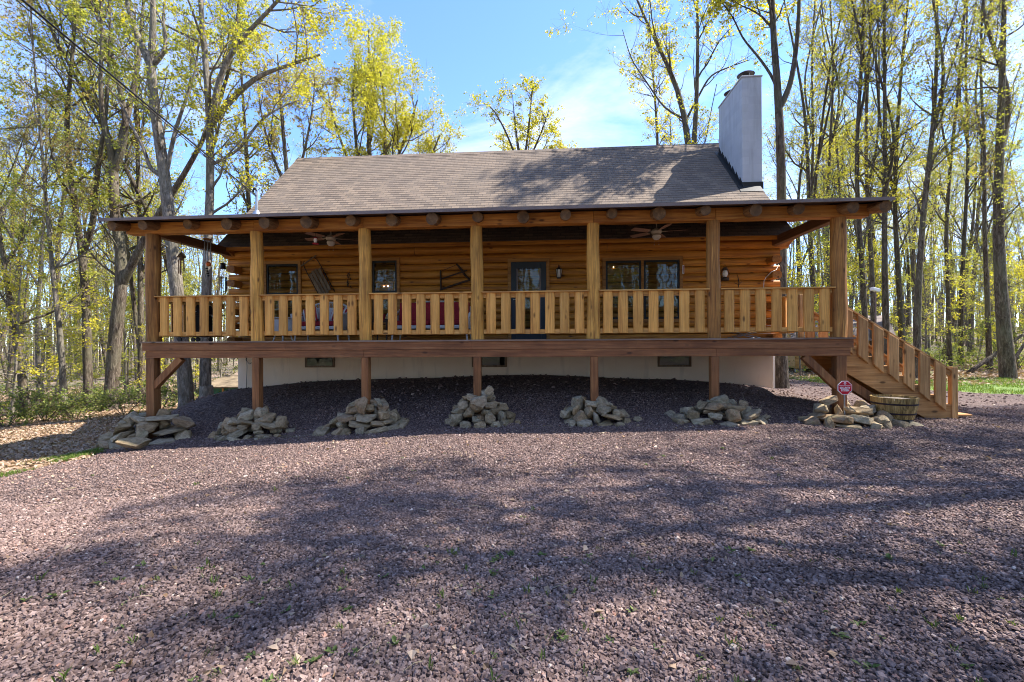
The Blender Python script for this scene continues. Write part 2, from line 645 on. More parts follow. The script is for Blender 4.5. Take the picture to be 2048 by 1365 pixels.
# log walls ------------------------------------------------------------
CH = .1785                      # course height
def course_profile(z, h, y, bulge):
    n = 7
    pr = []
    for k in range(n):
        a = k / (n - 1)
        zz = z + .006 + (h - .012) * a
        e = 1 - abs(2 * a - 1) ** 4.5
        pr.append((y - bulge * e, zz))
    return [(y + .12, z + .006)] + pr + [(y + .12, z + h - .006)]
b = MB()
zc = DECK - .06
k = 0
while zc < 3.72:
    h = CH if zc + CH * 1.5 < 3.8 else 3.80 - zc
    # front logs run past the corner on alternate courses
    ext = .0
    lo = k % 2 == 1
    xa = X0 - (.20 if lo else -.02)
    xb = X1 + (.14 if lo else -.02)
    xs = [xa, xa + 3.9 + .7 * (k % 3), xa + 8.6 + .6 * (k % 2), xb]
    for i in range(3):
        b.prism(course_profile(zc, h, YW - .03 + random.uniform(-.003, .003), .032), 'x', xs[i] + (.001 if i else 0), xs[i + 1] - .001)
    zc += h
    k += 1
b.build('log_wall', M['log'], cabin, smooth='auto')
# top plate log: bigger, lighter, set proud
b = MB()
b.tube([(X0 - .22, YW - .07, 3.895), (-3.2, YW - .07, 3.895)], .105, 16, capmi=1)
b.tube([(-3.19, YW - .07, 3.90), (1.5, YW - .07, 3.895)], .103, 16, capmi=1)
b.tube([(1.51, YW - .07, 3.895), (X1 + .3, YW - .07, 3.895)], .105, 16, capmi=1)
b.build('top_plate_log', [M['log'], M['end']], cabin, smooth='auto')
# side walls and the projecting ends of their logs
for side in (0, 1):
    b = MB()
    xs = X0 if side == 0 else X1
    sg = -1 if side == 0 else 1
    zc = DECK - .06
    k = 0
    while zc < 3.75:
        h = CH
        if k % 2 == 0:
            ys = YW - .36
        else:
            ys = YW + .1
        xm = xs - sg * .075
        n = 8
        pr = []
        for a in range(12):
            th = 2 * math.pi * a / 12
            pr.append((xm + .105 * math.copysign(abs(math.cos(th)) ** .6, math.cos(th)) , zc + h / 2 + (h / 2 - .004) * math.copysign(abs(math.sin(th)) ** .55, math.sin(th))))
        if sg > 0: pr = pr[::-1]
        b.prism(pr, 'y', ys, 18.0)
        zc += h
        k += 1
    o = b.build('side_log_wall', M['log_y'], cabin, smooth='auto')
# gable ends above the side walls
for xs in (X0 + .08, X1 - .16):
    b = MB()
    b.prism([(YW, 3.8), (14.6, 7.15), (18.0, 3.8)], 'x', xs, xs + .08)
    b.build('gable_wall', M['log_y'], cabin)
# back wall
b = MB(); b.box(X0 + .1, X1 - .1, 17.9, 18.0, 1.6, 3.9); b.build('back_wall', M['log'], cabin)

# main roof ------------------------------------------------------------
RX0, RX1 = -8.17, 5.72
YE, ZE = 10.78, 4.03
YR, ZR = 14.6, 7.76
SL = (ZR - ZE) / (YR - YE)
def roof_slope(sign):
    b = MB()
    L = math.hypot(YR - YE, ZR - ZE)
    rows = int(L / .1253)
    dy, dz = (YR - YE) / L, (ZR - ZE) / L
    for i in range(rows):
        s0, s1 = L * i / rows, L * (i + 1) / rows
        vs = []
        for s_, off in ((s0, .007), (s1, .001), (s1, -.004), (s0, -.004)):
            yy = YE + dy * s_ - dz * off
            zz = ZE + dz * s_ + dy * off
            if sign < 0: yy = 2 * YR - yy
            vs.append((yy, zz))
        if sign < 0: vs = vs[::-1]
        b.prism(vs, 'x', RX0 - .0, RX1)
    return b
rb = roof_slope(1)
rb2 = roof_slope(-1)
rb.add(rb2.v, rb2.f)
roof = rb.build('roof', M['shingle'], cabin)
b = MB()   # ridge cap
b.prism([(YR - .13, ZR - .11), (YR, ZR + .022), (YR + .13, ZR - .11), (YR, ZR + .004)], 'x', RX0 - .01, RX1 + .01)
b.build('ridge_cap', M['shingle'], roof)
# deck boards below shingles, fascia and rake boards
b = MB()
t_ = .06
for sg in (1, -1):
    pr = [(YE + .01, ZE - .012), (YR, ZR - .006), (YR, ZR - .10), (YE + .01, ZE - .10)]
    if sg < 0: pr = [(2 * YR - y, z) for y, z in pr][::-1]
    b.prism(pr, 'x', RX0 + .03, RX1 - .03)
b.build('roof_boards', M['log'], roof)
b = MB()
for x0, x1 in ((RX0 + .0, RX0 + .028), (RX1 - .028, RX1)):
    for sg in (1, -1):
        pr = [(YE - .01, ZE - .015), (YR, ZR - .012), (YR, ZR - .20), (YE + .16, ZE - .04), (YE - .01, ZE - .10)]
        if sg < 0: pr = [(2 * YR - y, z) for y, z in pr][::-1]
        b.prism(pr, 'x', x0, x1)
b.build('rake_board', M['trim'], roof)
# eave return logs seen at the right gable overhang
for xs0, xs1 in ((X1 - .04, RX1 - .03), (RX0 + .03, X0 + .04)):
    b = MB()
    b.prism([(YE + .02, 3.93), (YE + .02, 3.99), (YW + .9, 4.85), (YW + 1.0, 3.80), (YW - .1, 3.80)], 'x', xs0, xs1)
    b.build('soffit', M['log_y'], roof)

# porch roof -----------------------------------------------------------
PS = .205
EY, EZ = 8.28, 4.085
PYB = 11.50
b = MB()
def pz(y): return EZ + PS * (y - EY)
b.prism([(EY, EZ - .028), (EY, EZ), (PYB, pz(PYB)), (PYB, pz(PYB) - .028)], 'x', -8.63, 5.99)
proof = b.build('porch_roof', M['shingle'], cabin)
b = MB()
b.prism([(EY - .022, EZ - .052), (EY - .022, EZ + .006), (EY + .05, EZ + .018), (EY + .0, EZ - .001), (EY - .002, EZ - .052)], 'x', -8.66, 6.02)
b.build('drip_edge', M['greymetal'], proof)
b = MB()
for i in range(22):
    y0 = EY + .01 + i * .145
    b.prism([(y0, pz(y0) - .05), (y0, pz(y0) - .03), (y0 + .14, pz(y0 + .14) - .03), (y0 + .14, pz(y0 + .14) - .05)], 'x', -8.6, 5.96)
b.build('roof_sheathing', M['darkwood'], proof)
# rafters --------------------------------------------------------------
rx = [-8.44] + [-7.79 + .8216 * i for i in range(17)] + [5.87]
for i, x in enumerate(rx):
    b = MB()
    r = .104 + random.uniform(-.014, .012)
    xo = random.uniform(-.04, .04)
    pts = []
    for y in (8.34 + random.uniform(-.02, .09), 9.1, 10.0, 11.45):
        pts.append((x + xo, y, pz(y) - .05 - r - (.0)))
    b.tube(pts, [r, r * 1.02, r, r * .98], 16, capmi=1, jit=.03)
    b.build('rafter', [M['rafter'], M['end']], cabin, smooth='auto')

# porch beam (one length per bay) ---------------------------------------
bx = [-8.46] + POSTX[1:6] + [5.86]
for i in range(6):
    b = MB()
    b.box(bx[i] + .002, bx[i + 1] - .002, YP - .105, YP + .09, 3.865, 4.085)
    b.build('porch_beam', M['beam'], cabin, bevel=.008)
for x in (POSTX[0], POSTX[6]):
    b = MB()
    b.box(x - .075, x + .075, YP + .092, YW - .12, 3.84, 4.03)
    b.build('side_beam', M['beam_y'], cabin, bevel=.008)

# posts ------------------------------------------------------------------
for i, x in enumerate(POSTX):
    b = MB()
    r0, r1 = (.125, .116) if i not in (0, 6) else (.130, .128)
    pts, rad = [], []
    lean = random.uniform(-.015, .015)
    for k in range(13):
        a = k / 12
        pts.append((x + lean * a + .006 * math.sin(a * 9 + i), YP + .004 * math.cos(a * 7 + i), DECK + .002 + (3.863 - DECK) * a))
        rad.append(r0 + (r1 - r0) * a + .004 * math.sin(a * 11 + i * 2))
    b.tube(pts, rad, 22, jit=.035)
    b.build('porch_post', M['post_dark' if i in (0, 5, 6) else 'post'], cabin, smooth='auto')

# deck --------------------------------------------------------------------
DX0, DX1 = -8.10, 5.56
YF = 8.62
b = MB()
yy = YF - .03
while yy < YW - .2:
    b.box(DX0 - .015, DX1 + .02, yy, min(yy + .138, YW - .12), DECK - .03, DECK + random.uniform(-.001, .001))
    yy += .143
deck = b.build('deck', M['deckboard'], cabin)
b = MB()
cuts = [DX0, -5.1, -1.4, 1.7, DX1 - .0]
for i in range(4):
    b.box(cuts[i] + .001, cuts[i + 1] - .001, YF, YF + .045, DECK - .185, DECK - .031)
b.build('fascia_board', M['stain'], deck, bevel=.004)
b = MB()
cuts = [DX0 + .06] + [POSTX[i] for i in (2, 3, 5)] + [DX1 - .05]
for i in range(4):
    b.box(cuts[i] + .001, cuts[i + 1] - .001, YF + .012, YF + .16, DECK - .332, DECK - .187)
b.build('girder', M['stain'], deck, bevel=.004)
b = MB()
x = DX0 + .05
while x < DX1:
    b.box(x, x + .04, YF + .05, YW, DECK - .18, DECK - .032)
    x += .41
b.build('joists', M['darkwood'], deck)
for x0, x1 in ((DX0, DX0 + .04), (DX1 - .04, DX1)):
    b = MB(); b.box(x0, x1, YF + .17, YW, DECK - .33, DECK - .031); b.build('side_board', M['stain'], deck)

# support posts under the deck -----------------------------------------------
for i, x in enumerate(POSTX):
    b = MB()
    w = .085 if i in (0, 6) else .072
    gz = float(ground_h(x, YP))
    xc = x + (.02 if i < 3 else (.0 if i < 5 else -.02))
    b.box(xc - w, xc + w, YF + .015, YF + .015 + 2 * w, gz - .25, DECK - .334)
    b.build('support_post', M['stain_z'], cabin, bevel=.008)
for s, x in ((1, POSTX[0] + .02), (-1, POSTX[6] - .02)):
    b = MB()
    b.bar((x + s * .05, YF + .08, .77), (x + s * .63, YF + .08, DECK - .34), .11, .13, up=(0, 0, 1))
    b.build('deck_brace', M['stain_z'], cabin, bevel=.005)

# railings -----------------------------------------------------------------------
RT = DECK + .925                # top of the cap
def baluster_mesh(h, w=.186, d=.055):
    """half-round slab, flat at the back (+Y), front towards -Y"""
    b = MB()
    n = 10
    rows = 6
    for r_ in range(rows):
        pass
    vs, fs = [], []
    ph = random.uniform(0, 6)
    for r_ in range(rows):
        z = h * r_ / (rows - 1)
        ww = w * (1 + .03 * math.sin(r_ * .9 + ph)) / 2
        for k in range(n + 1):
            a = math.pi * k / n
            vs.append((-ww * math.cos(a), -d * math.sin(a) ** .75, z))
    for r_ in range(rows - 1):
        for k in range(n):
            fs.append((r_ * (n + 1) + k, r_ * (n + 1) + k + 1, (r_ + 1) * (n + 1) + k + 1, (r_ + 1) * (n + 1) + k))
        fs.append((r_ * (n + 1) + n, r_ * (n + 1), (r_ + 1) * (n + 1), (r_ + 1) * (n + 1) + n))
    fs.append(tuple(range(n + 1))[::-1])
    fs.append(tuple((rows - 1) * (n + 1) + k for k in range(n + 1)))
    b.add(vs, fs)
    return b
BH = RT - .028 - (DECK + .115)
protos = []
for i in range(4):
    o = baluster_mesh(BH).build('baluster', M['baluster'], None, smooth='auto')
    protos.append(o)
used = set()
def place_baluster(parent, loc, rz=0):
    i = random.randrange(4)
    if i not in used:
        o = protos[i]; used.add(i)
    else:
        o = protos[i].copy(); COL.objects.link(o)
    o.parent = parent
    o.location = Vector(loc) - world_loc(parent)
    o.rotation_euler = (0, random.uniform(-.008, .008), rz)
    return o
YRL = YP - .02
for bay in range(6):
    xa, xb = POSTX[bay] + .10, POSTX[bay + 1] - .10
    b = MB()
    b.box(xa, xb, YRL - .075, YRL + .085, RT - .026, RT)
    rail = b.build('railing', M['rail'], cabin, bevel=.004)
    b = MB(); b.box(xa, xb, YRL + .002, YRL + .04, RT - .118, RT - .028); b.build('upper_rail', M['rail'], rail, bevel=.003)
    b = MB(); b.box(xa, xb, YRL + .002, YRL + .04, DECK + .105, DECK + .195); b.build('lower_rail', M['rail'], rail, bevel=.003)
    sp = (POSTX[bay + 1] - POSTX[bay] - .25) / 7
    for k in range(7):
        x = POSTX[bay] + .125 + sp * (k + .5) - (.0 if bay < 4 else .0)
        place_baluster(rail, (x, YRL - .0, DECK + .115 + random.uniform(-.006, .006)))
# side railing, left end of porch (and right end as far as the stairs)
for x, ya, yb, sg in ((POSTX[0], YP + .11, YW - .38, 1), (POSTX[6], YP + .10, 8.98, -1)):
    if sg < 0: continue
    b = MB(); b.box(x - .07, x + .07, ya, yb, RT - .026, RT)
    rail = b.build('side_railing', M['rail_y'], cabin, bevel=.004)
    b = MB(); b.box(x - .04, x - .002, ya, yb, RT - .118, RT - .028); b.build('upper_rail', M['rail_y'], rail)
    b = MB(); b.box(x - .04, x - .002, ya, yb, DECK + .105, DECK + .195); b.build('lower_rail', M['rail_y'], rail)
    n = int((yb - ya) / .31)
    for k in range(n):
        y = ya + (yb - ya) * (k + .5) / n
        place_baluster(rail, (x - .042, y, DECK + .115), -math.pi / 2)
# right end: short railing between stair and house
x = POSTX[6]
b = MB(); b.box(x - .07, x + .07, 10.24, 10.80, RT - .026, RT)
rail = b.build('side_railing', M['rail_y'], cabin, bevel=.004)
b = MB(); b.box(x - .04, x - .002, 10.24, 10.80, DECK + .105, DECK + .195); b.build('lower_rail', M['rail_y'], rail)
for y in (10.40, 10.70): place_baluster(rail, (x + .002, y, DECK + .115), math.pi / 2)

# windows and door in the log wall ----------------------------------------------
YT = YW - .105                  # outer face of trims
def window(px0, px1, ptop, zbot, sashes):
    p = at_y(px0, ptop, YT); q = at_y(px1, ptop, YT)
    xa, xb, zt = p.x, q.x, (p.z + q.z) / 2
    tw = .075
    b = MB()
    b.box(xa, xb, YT, YW + .02, zt - tw, zt)
    b.box(xa, xb, YT - .02, YW + .02, zbot, zbot + tw)
    b.box(xa, xa + tw, YT, YW + .02, zbot + tw, zt - tw)
    b.box(xb - tw, xb, YT, YW + .02, zbot + tw, zt - tw)
    iw = xb - xa - 2 * tw
    mull = []
    for i in range(1, sashes):
        xm = xa + tw + iw * i / sashes
        b.box(xm - .03, xm + .03, YT + .004, YW + .02, zbot + tw, zt - tw)
        mull.append(xm)
    win = b.build('window', M['trim'], cabin, bevel=.004)
    edges = [xa + tw + .002] + sum([[m - .032, m + .032] for m in mull], []) + [xb - tw - .002]
    for i in range(sashes):
        a, c = edges[2 * i], edges[2 * i + 1]
        z0, z1 = zbot + tw + .002, zt - tw - .002
        f = MB()
        fw = .045
        zm = (z0 + z1) / 2 - .02
        for bx_ in ((a, c, z0, z0 + fw), (a, c, z1 - fw, z1), (a, a + fw, z0 + fw, z1 - fw), (c - fw, c, z0 + fw, z1 - fw), (a + fw, c - fw, zm - .02, zm + .02)):
            f.box(bx_[0], bx_[1], YT + .02, YT + .06, bx_[2], bx_[3])
        f.build('sash_frame', M['winframe'], win)
        g = MB(); g.box(a + fw, c - fw, YT + .035, YT + .041, z0 + fw, z1 - fw); g.build('pane', M['glass'], win)
        g = MB()
        g.box(a + .01, c - .01, YT + .098, YT + .103, z0, z1)  # thin dark panel painted as the room's shade; the wall is uncut
        g.build('unlit_backing', M['room'], win)
        # scalloped valance
        g = MB()
        n = 16
        pts = [(a + .03, z1 - .02)]
        low = []
        for k in range(n + 1):
            u = k / n
            low.append((a + .03 + (c - a - .06) * u, z1 - (.28 if sashes == 2 else .34) - .035 * abs(math.sin(u * math.pi * 3))))
        pr = pts + low + [(c - .03, z1 - .02)]
        g.prism(pr[::-1], 'y', YT + .075, YT + .082)
        g.build('valance', M['curtain'], win)
    return win, xa, xb, zt
w1 = window(526, 601, 522.5, 2.10, 1)
w2 = window(738, 799, 515.5, 2.10, 1)
w3 = window(1205, 1366, 514.5, 2.08, 2)
for (win, px, py) in ((w2[0], 768, 574), (w2[0], 776, 573), (w3[0], 1219, 532), (w3[0], 1227, 534)):
    p = at_y(px, py, YT + .07)
    b = MB(); b.lathe((p.x, p.y - .0, p.z - .02), [(.004, 0), (.013, .008), (.016, .02), (.011, .035), (.003, .042)], 10)
    b.build('lamp_bulb', M['bulb'], win, smooth=True)

# door
pa, pb = at_y(1015, 518, YT), at_y(1099, 516, YT)
xa, xb, zt = pa.x, pb.x, pa.z
b = MB()
tw = .08
b.box(xa, xb, YT, YW + .02, zt - tw, zt)
b.box(xa, xa + tw, YT, YW + .02, DECK, zt - tw)
b.box(xb - tw, xb, YT, YW + .02, DECK, zt - tw)
b.build('door_trim', M['trim'], cabin, bevel=.004)
a, c = xa + tw + .003, xb - tw - .003
b = MB()
z0, z1 = DECK + .012, zt - tw - .003
for bx_ in ((a, a + .13), (c - .13, c)):
    b.box(bx_[0], bx_[1], YT + .01, YT + .05, z0, z1)
b.box(a + .13, c - .13, YT + .01, YT + .05, z1 - .16, z1)
b.box(a + .13, c - .13, YT + .01, YT + .05, z0, z0 + .26)
door = b.build('door', M['doorpaint'], cabin, bevel=.006)
b = MB()
for bx_ in ((a + .131, a + .165), (c - .165, c - .131)):
    b.box(bx_[0], bx_[1], YT + .022, YT + .045, z0 + .261, z1 - .161)
b.build('inner_frame', M['greymetal'], door)
b = MB(); b.box(a + .165, c - .165, YT + .03, YT + .036, z0 + .26, z1 - .16); b.build('pane', M['glass'], door)
b = MB(); b.box(a + .02, c - .02, YT + .09, YT + .098, z0, z1); b.build('inner_door', M['room'], door)
b = MB()
b.tube([(a + .06, YT + .0, DECK + .98), (a + .06, YT - .05, DECK + .98)], .012, 8)
b.tube([(a + .06, YT - .045, DECK + .98), (a + .15, YT - .045, DECK + .975)], .010, 8)
b.build('handle', M['steel'], door, smooth='auto')

# chimney -----------------------------------------------------------------------------
b = MB()
b.box(5.27, 5.78, 12.5, 14.12, 3.0, 8.62)
chim = b.build('chimney', M['chimney'], cabin, bevel=.012)
b = MB()
b.box(5.42, 6.05, 12.45, 14.3, -.5, 4.05)
b.prism([(5.42, 4.05), (6.05, 4.05), (5.785, 4.7), (5.42, 4.7)], 'y', 12.45, 14.3)
b.build('chimney_base', M['chimney'], chim)
# stepped flashing on the face towards the roof
b = MB()
def zr(y): return ZE + SL * (y - YE)
y = 12.42
st = .24
while y < 14.1:
    b.prism([(y, zr(y) - .03), (y + st, zr(y + st) - .03), (y + st, zr(y + st) + .05), (y + st - .02, zr(y + st) + .16), (y, zr(y) + .06)][::-1], 'x', 5.255, 5.2685)
    y += st
b.prism([(12.482, zr(12.45) - .02), (12.498, zr(12.45) - .02), (12.498, zr(12.45) + .17), (12.482, zr(12.45) + .17)], 'x', 5.255, 5.80)
b.prism([(12.28, zr(12.28) + .015), (12.498, zr(12.498) + .02), (12.498, zr(12.498) + .035), (12.28, zr(12.28) + .025)], 'x', 5.14, 5.715)
y0, y1 = 12.3, 14.12
b.prism([(y0, zr(y0) + .01), (y1, zr(y1) + .01), (y1, zr(y1) + .022), (y0, zr(y0) + .022)], 'x', 5.14, 5.262)
b.build('flashing', M['winframe'], chim)
for px, py, yy, h in ((1495, 156, 12.85, .2), (1468, 168, 13.75, .2)):
    c_ = (5.52, yy, 8.62)
    b = MB()
    b.lathe(c_, [(.10, 0), (.10, h - .02), (.09, h - .02)], 20)
    for k in range(4):
        th = k * math.pi / 2 + .4
        b.bar((c_[0] + .1 * math.cos(th), c_[1] + .1 * math.sin(th), 8.62 + h - .04), (c_[0] + .14 * math.cos(th), c_[1] + .14 * math.sin(th), 8.62 + h + .06), .012, .012)
    pipe = b.build('flue_pipe', M['steel'], chim, smooth='auto')
    b = MB(); b.lathe(c_, [(.21, h + .04), (.225, h + .05), (.13, h + .11), (.03, h + .13)], 22); b.build('rain_cap', M['hoopd'], pipe, smooth='auto')
b = MB()
b.box(5.25, 5.80, 12.48, 14.14, 8.62, 8.66)
b.build('crown', M['chimney'], chim, bevel=.01)

# service mast on the roof ---------------------------------------------------------------
mx, my = -7.87, 11.97
mz = zr(my)
b = MB()
b.lathe((mx, my, mz), [(.035, -.3), (.035, .60)], 14)
mast = b.build('service_mast', M['steel'], cabin, smooth='auto')
b = MB(); b.lathe((mx, my, mz), [(.13, -.06), (.08, .05), (.045, .09)], 16); b.build('flashing_boot', M['steel'], mast, smooth='auto')
b = MB()
pts = []
for k in range(9):
    th = math.pi * k / 8
    pts.append((mx - .05 + .05 * math.cos(th), my, mz + .60 + .09 * math.sin(th)))
b.tube(pts, .028, 10)
b.build('weatherhead', M['black'], mast, smooth='auto')
b = MB()
pm = Vector((mx, my, mz + .48))
far_ = at_depth(62, 0, 5.2)
dirv = (far_ - pm)
def sag(a, c, n=24, s=.12, over=1.0):
    out = []
    for k in range(n + 1):
        u = k / n * over
        p = a + (c - a) * u
        out.append((p.x, p.y, p.z - s * 4 * (k / n) * (1 - k / n)))
    return out
b.tube(sag(pm, far_, 30, .10, 3.2), .014, 6)
far2 = far_ + Vector((.0, 0, -.0))
b.tube(sag(pm + Vector((0, 0, -.03)), far2 + Vector((.03, .02, -.05)), 30, .14, 3.2), .007, 5)
b.build('service_cable', M['black'], mast, smooth=True)
# wires tied on the foundation
b = MB()
wx = at_y(494, 720, YW).x
b.tube([(wx, YW - .03, 1.5), (wx + .02, YW - .03, 1.0), (wx, YW - .03, .5)], .006, 5)
b.tube([(wx + .02, YW - .03, 1.4), (wx + .0, YW - .04, 1.2), (wx + .1, YW - .05, 1.1), (wx + .2, YW - .04, 1.16), (wx + .3, YW - .03, 1.3), (wx + .33, YW - .03, 1.45)], .007, 5)
b.build('loose_wire', M['black'], cabin, smooth=True)

# stairs ------------------------------------------------------------------------------------
SY0, SY1 = 9.02, 10.16
sb = MB()
sx0 = DX1 + .0
n_t = 8
tr_z = [DECK - .18 * (k + 1) + .0 for k in range(8)]
stair_root = None
def st_x(k): return 5.62 + .28 * k
prof = [(sx0 + .0, DECK - .05), (sx0, DECK - .62)]
# outer stringers
def stringer(y0, y1):
    b = MB()
    top = [(sx0, DECK - .03), (7.66, .30)]
    pr = [(7.30, .03), (sx0, DECK - .60), (sx0, DECK - .22)]
    for k in range(7):
        pr += [(st_x(k) + .28, tr_z[k] - .036), (st_x(k) + .28, tr_z[k + 1] - .036)]
    pr += [(7.62, tr_z[7] - .036), (7.62, .03)]
    b.prism(pr[::-1], 'y', y0, y1)
    return b
b = stringer(SY0, SY0 + .04)
stairs = b.build('staircase', M['stair_x'], cabin, bevel=.004)
stringer(SY1 - .04, SY1).build('stringer', M['stair_x'], stairs)
b = MB(); b.prism([(sx0, DECK - .75), (sx0, DECK - .60), (7.05, -.02), (6.9, -.05)][::-1], 'y', 9.30, 9.34); b.build('stringer', M['stain_z'], stairs)
b = MB(); b.bar((5.60, SY0 + .07, .92), (7.0, SY0 + .07, -.02), .045, .16); b.build('skirt_board', M['stain_z'], stairs)
for k, z in enumerate(tr_z):
    b = MB()
    x = st_x(k)
    b.box(x - .0, x + .31, SY0 - .012, SY1 + .012, z - .035, z)
    b.build('tread', M['stair_x'], stairs, bevel=.004)
    if k < 7:
        b = MB(); b.box(x + .262, x + .28, SY0 + .042, SY1 - .042, z - .18, z - .036); b.build('riser', M['stair_x'], stairs)
def stair_rail(y, side):
    sl = -.18 / .28
    x_a, x_b = 5.50, 7.53
    za = 1.65 + .66
    def rz_(x): return za + sl * (x - 5.58)
    b = MB()
    b.bar((x_a, y, rz_(x_a)), (x_b, y, rz_(x_b)), .12, .03)
    r = b.build('stair_rail', M['stair_x'], stairs, bevel=.003)
    b = MB(); b.bar((x_a, y + .0 * side, rz_(x_a) - .065), (x_b, y, rz_(x_b) - .065), .04, .095); b.build('under_rail', M['stair_x'], r)
    for k in range(7):
        x = 5.68 + .272 * k
        b = MB()
        w = .092
        zt0, zt1 = rz_(x - w) - .022, rz_(x + w) - .022
        zb0, zb1 = zt0 - .79 + .03, zt1 - .79 - .02
        b.prism([(x - w, zb0), (x + w, zb1), (x + w, zt1), (x - w, zt0)], 'y', y - side * .022 - .055 * (side > 0), y - side * .022 + .055 * (side < 0))
        b.build('stair_baluster', M['stair'], r, bevel=.012)
    b = MB(); b.box(x_b - .0, x_b + .10, y - .05, y + .05, float(ground_h(x_b, y)) - .1, 1.12); b.build('newel_post', M['stair'], r, bevel=.006)
    b = MB(); b.box(DX1 - .14, DX1 - .05, y - .045, y + .045, DECK, DECK + .93 if side < 0 else DECK + .85); b.build('newel_post', M['stair'], r, bevel=.006)
    return r
stair_rail(SY0 + .02, 1)
stair_rail(SY1 - .02, -1)

# =====================================================================  THINGS ON THE PORCH AND WALL
YWF = YW - .075                # front face of the logs

# wooden sled hung diagonally on the wall
p0 = at_y(633, 534, YWF - .05); p1 = at_y(660, 585, YWF - .05)
sc_ = at_y(638, 560, YWF - .05)
sled = thing('sled', 'old wooden runner sled hung at a slant on the log wall', 'sled', sc_)
dv = (p1 - p0).normalized(); ux = Vector((dv.z, 0, -dv.x)) * -1
def sp(a, c, y=0.0): return sc_ + dv * a + ux * c + Vector((0, y, 0))
for c in (-.13, -.045, .045, .13):
    b = MB(); b.bar(sp(-.30 + abs(c) * .5, c), sp(.42 - abs(c) * .4, c), .075, .016, up=(0, 1, 0)); b.build('slat', M['oldwood'], sled, bevel=.004)
b = MB(); b.bar(sp(-.24, -.19, .02), sp(-.24, .19, .02), .02, .03, up=(0, 1, 0)); b.build('crosspiece', M['oldwood'], sled)
b = MB(); b.bar(sp(.22, -.19, .02), sp(.22, .19, .02), .02, .03, up=(0, 1, 0)); b.build('crosspiece', M['oldwood'], sled)
for c in (-.2, .2):
    b = MB()
    pts = [sp(.45, c, .03), sp(.1, c, .03), sp(-.3, c, .03), sp(-.48, c * .95, .02), sp(-.57, c * .75, -.02), sp(-.58, c * .45, -.05)]
    b.tube(pts, .011, 6); b.build('runner', M['black'], sled, smooth=True)
b = MB(); b.bar(sp(-.52, -.24, -.03), sp(-.56, .24, -.03), .03, .02, up=(0, 1, 0)); b.build('steering_bar', M['oldwood'], sled)

# bow saw
def wp(px, py, off=.03): return at_y(px, py, YWF - off)
saw = thing('frame_saw', 'antique wooden frame saw hung on the log wall left of the door', 'saw', wp(908, 556))
b = MB(); b.bar(wp(881, 541), wp(882, 580), .035, .05, up=(0, 1, 0)); b.build('end_post', M['darkwood'], saw, bevel=.004)
b = MB(); b.tube([wp(913, 528), wp(922, 539), wp(931, 552), wp(939, 559)], [.022, .03, .028, .02], 8); b.build('end_post', M['darkwood'], saw, smooth=True)
b = MB(); b.bar(wp(880, 580), wp(940, 560), .04, .06, up=(0, 1, 0)); b.build('blade', M['darkwood'], saw)
b = MB(); b.bar(wp(883, 558), wp(934, 541), .03, .03, up=(0, 1, 0)); b.build('stretcher', M['darkwood'], saw)
b = MB(); b.tube([wp(882, 543), wp(913, 530)], .006, 5); b.build('tension_wire', M['black'], saw)

# dried bunch / iron hook hanging between window and post
c0 = wp(697, 560)
hk = thing('dried_pepper_bunch', 'dark dried bunch hanging on the wall between the sled and the next window', 'wall ornament', c0)
b = MB(); b.tube([wp(700, 541), wp(698, 556), wp(697, 574)], .005, 5); b.build('cord', M['black'], hk)
b = MB()
for k in range(9):
    q = wp(698 + random.uniform(-4, 4), 546 + k * 3.2, .04)
    b.tube([q, q + Vector((random.uniform(-.03, .03), -.01, -.03)), q + Vector((random.uniform(-.05, .05), 0, -.07))], [.008, .016, .003], 6)
b.build('peppers', M['darkwood'], hk, smooth=True)

# wall lantern right of the door
lc = wp(1118, 548, .12)
lt = thing('wall_lantern', 'black carriage wall lantern beside the dark front door', 'lantern', lc)
b = MB()
b.lathe((lc.x, lc.y, lc.z), [(.045, -.10), (.055, -.10), (.055, -.085), (.02, -.085)], 6)
b.lathe((lc.x, lc.y, lc.z), [(.085, .10), (.06, .13), (.02, .165), (.012, .21), (.004, .22)], 6)
b.box(lc.x - .045, lc.x + .045, YWF - .03, YWF + .02, lc.z - .10, lc.z + .13)
b.bar((lc.x, YWF - .02, lc.z + .12), (lc.x, lc.y, lc.z + .17), .015, .015)
for k in range(6):
    th = k * math.pi / 3
    b.bar((lc.x + .052 * math.cos(th), lc.y + .052 * math.sin(th), lc.z - .09), (lc.x + .075 * math.cos(th), lc.y + .075 * math.sin(th), lc.z + .105), .01, .01)
b.build('housing', M['black'], lt)
b = MB(); b.lathe((lc.x, lc.y, lc.z), [(.045, -.083), (.068, .098)], 12); b.build('glass_shade', M['milk'], lt, smooth='auto')

# oil lantern hung right of the last inner post
lc = wp(1450, 548, .10)
ol = thing('oil_lantern', 'old rusty hurricane lantern hanging on the wall right of the double window', 'lantern', lc)
b = MB(); b.lathe((lc.x, lc.y, lc.z), [(.085, -.16), (.09, -.12), (.07, -.10), (.045, -.08)], 18); b.build('fuel_tank', M['darkwood'], ol, smooth='auto')
b = MB(); b.lathe((lc.x, lc.y, lc.z), [(.035, -.078), (.062, -.02), (.055, .04), (.038, .075)], 18); b.build('globe', M['milk'], ol, smooth='auto')
b = MB(); b.lathe((lc.x, lc.y, lc.z), [(.05, .076), (.06, .09), (.04, .12), (.045, .14), (.02, .155)], 18); b.build('chimney_cap', M['darkwood'], ol, smooth='auto')
b = MB()
for s in (-1, 1):
    b.tube([(lc.x + s * .075, lc.y, lc.z - .14), (lc.x + s * .095, lc.y, lc.z), (lc.x + s * .06, lc.y, lc.z + .12)], .008, 6)
b.tube([(lc.x - .06, lc.y, lc.z + .12), (lc.x, lc.y, lc.z + .22), (lc.x + .06, lc.y, lc.z + .12)], .004, 5)
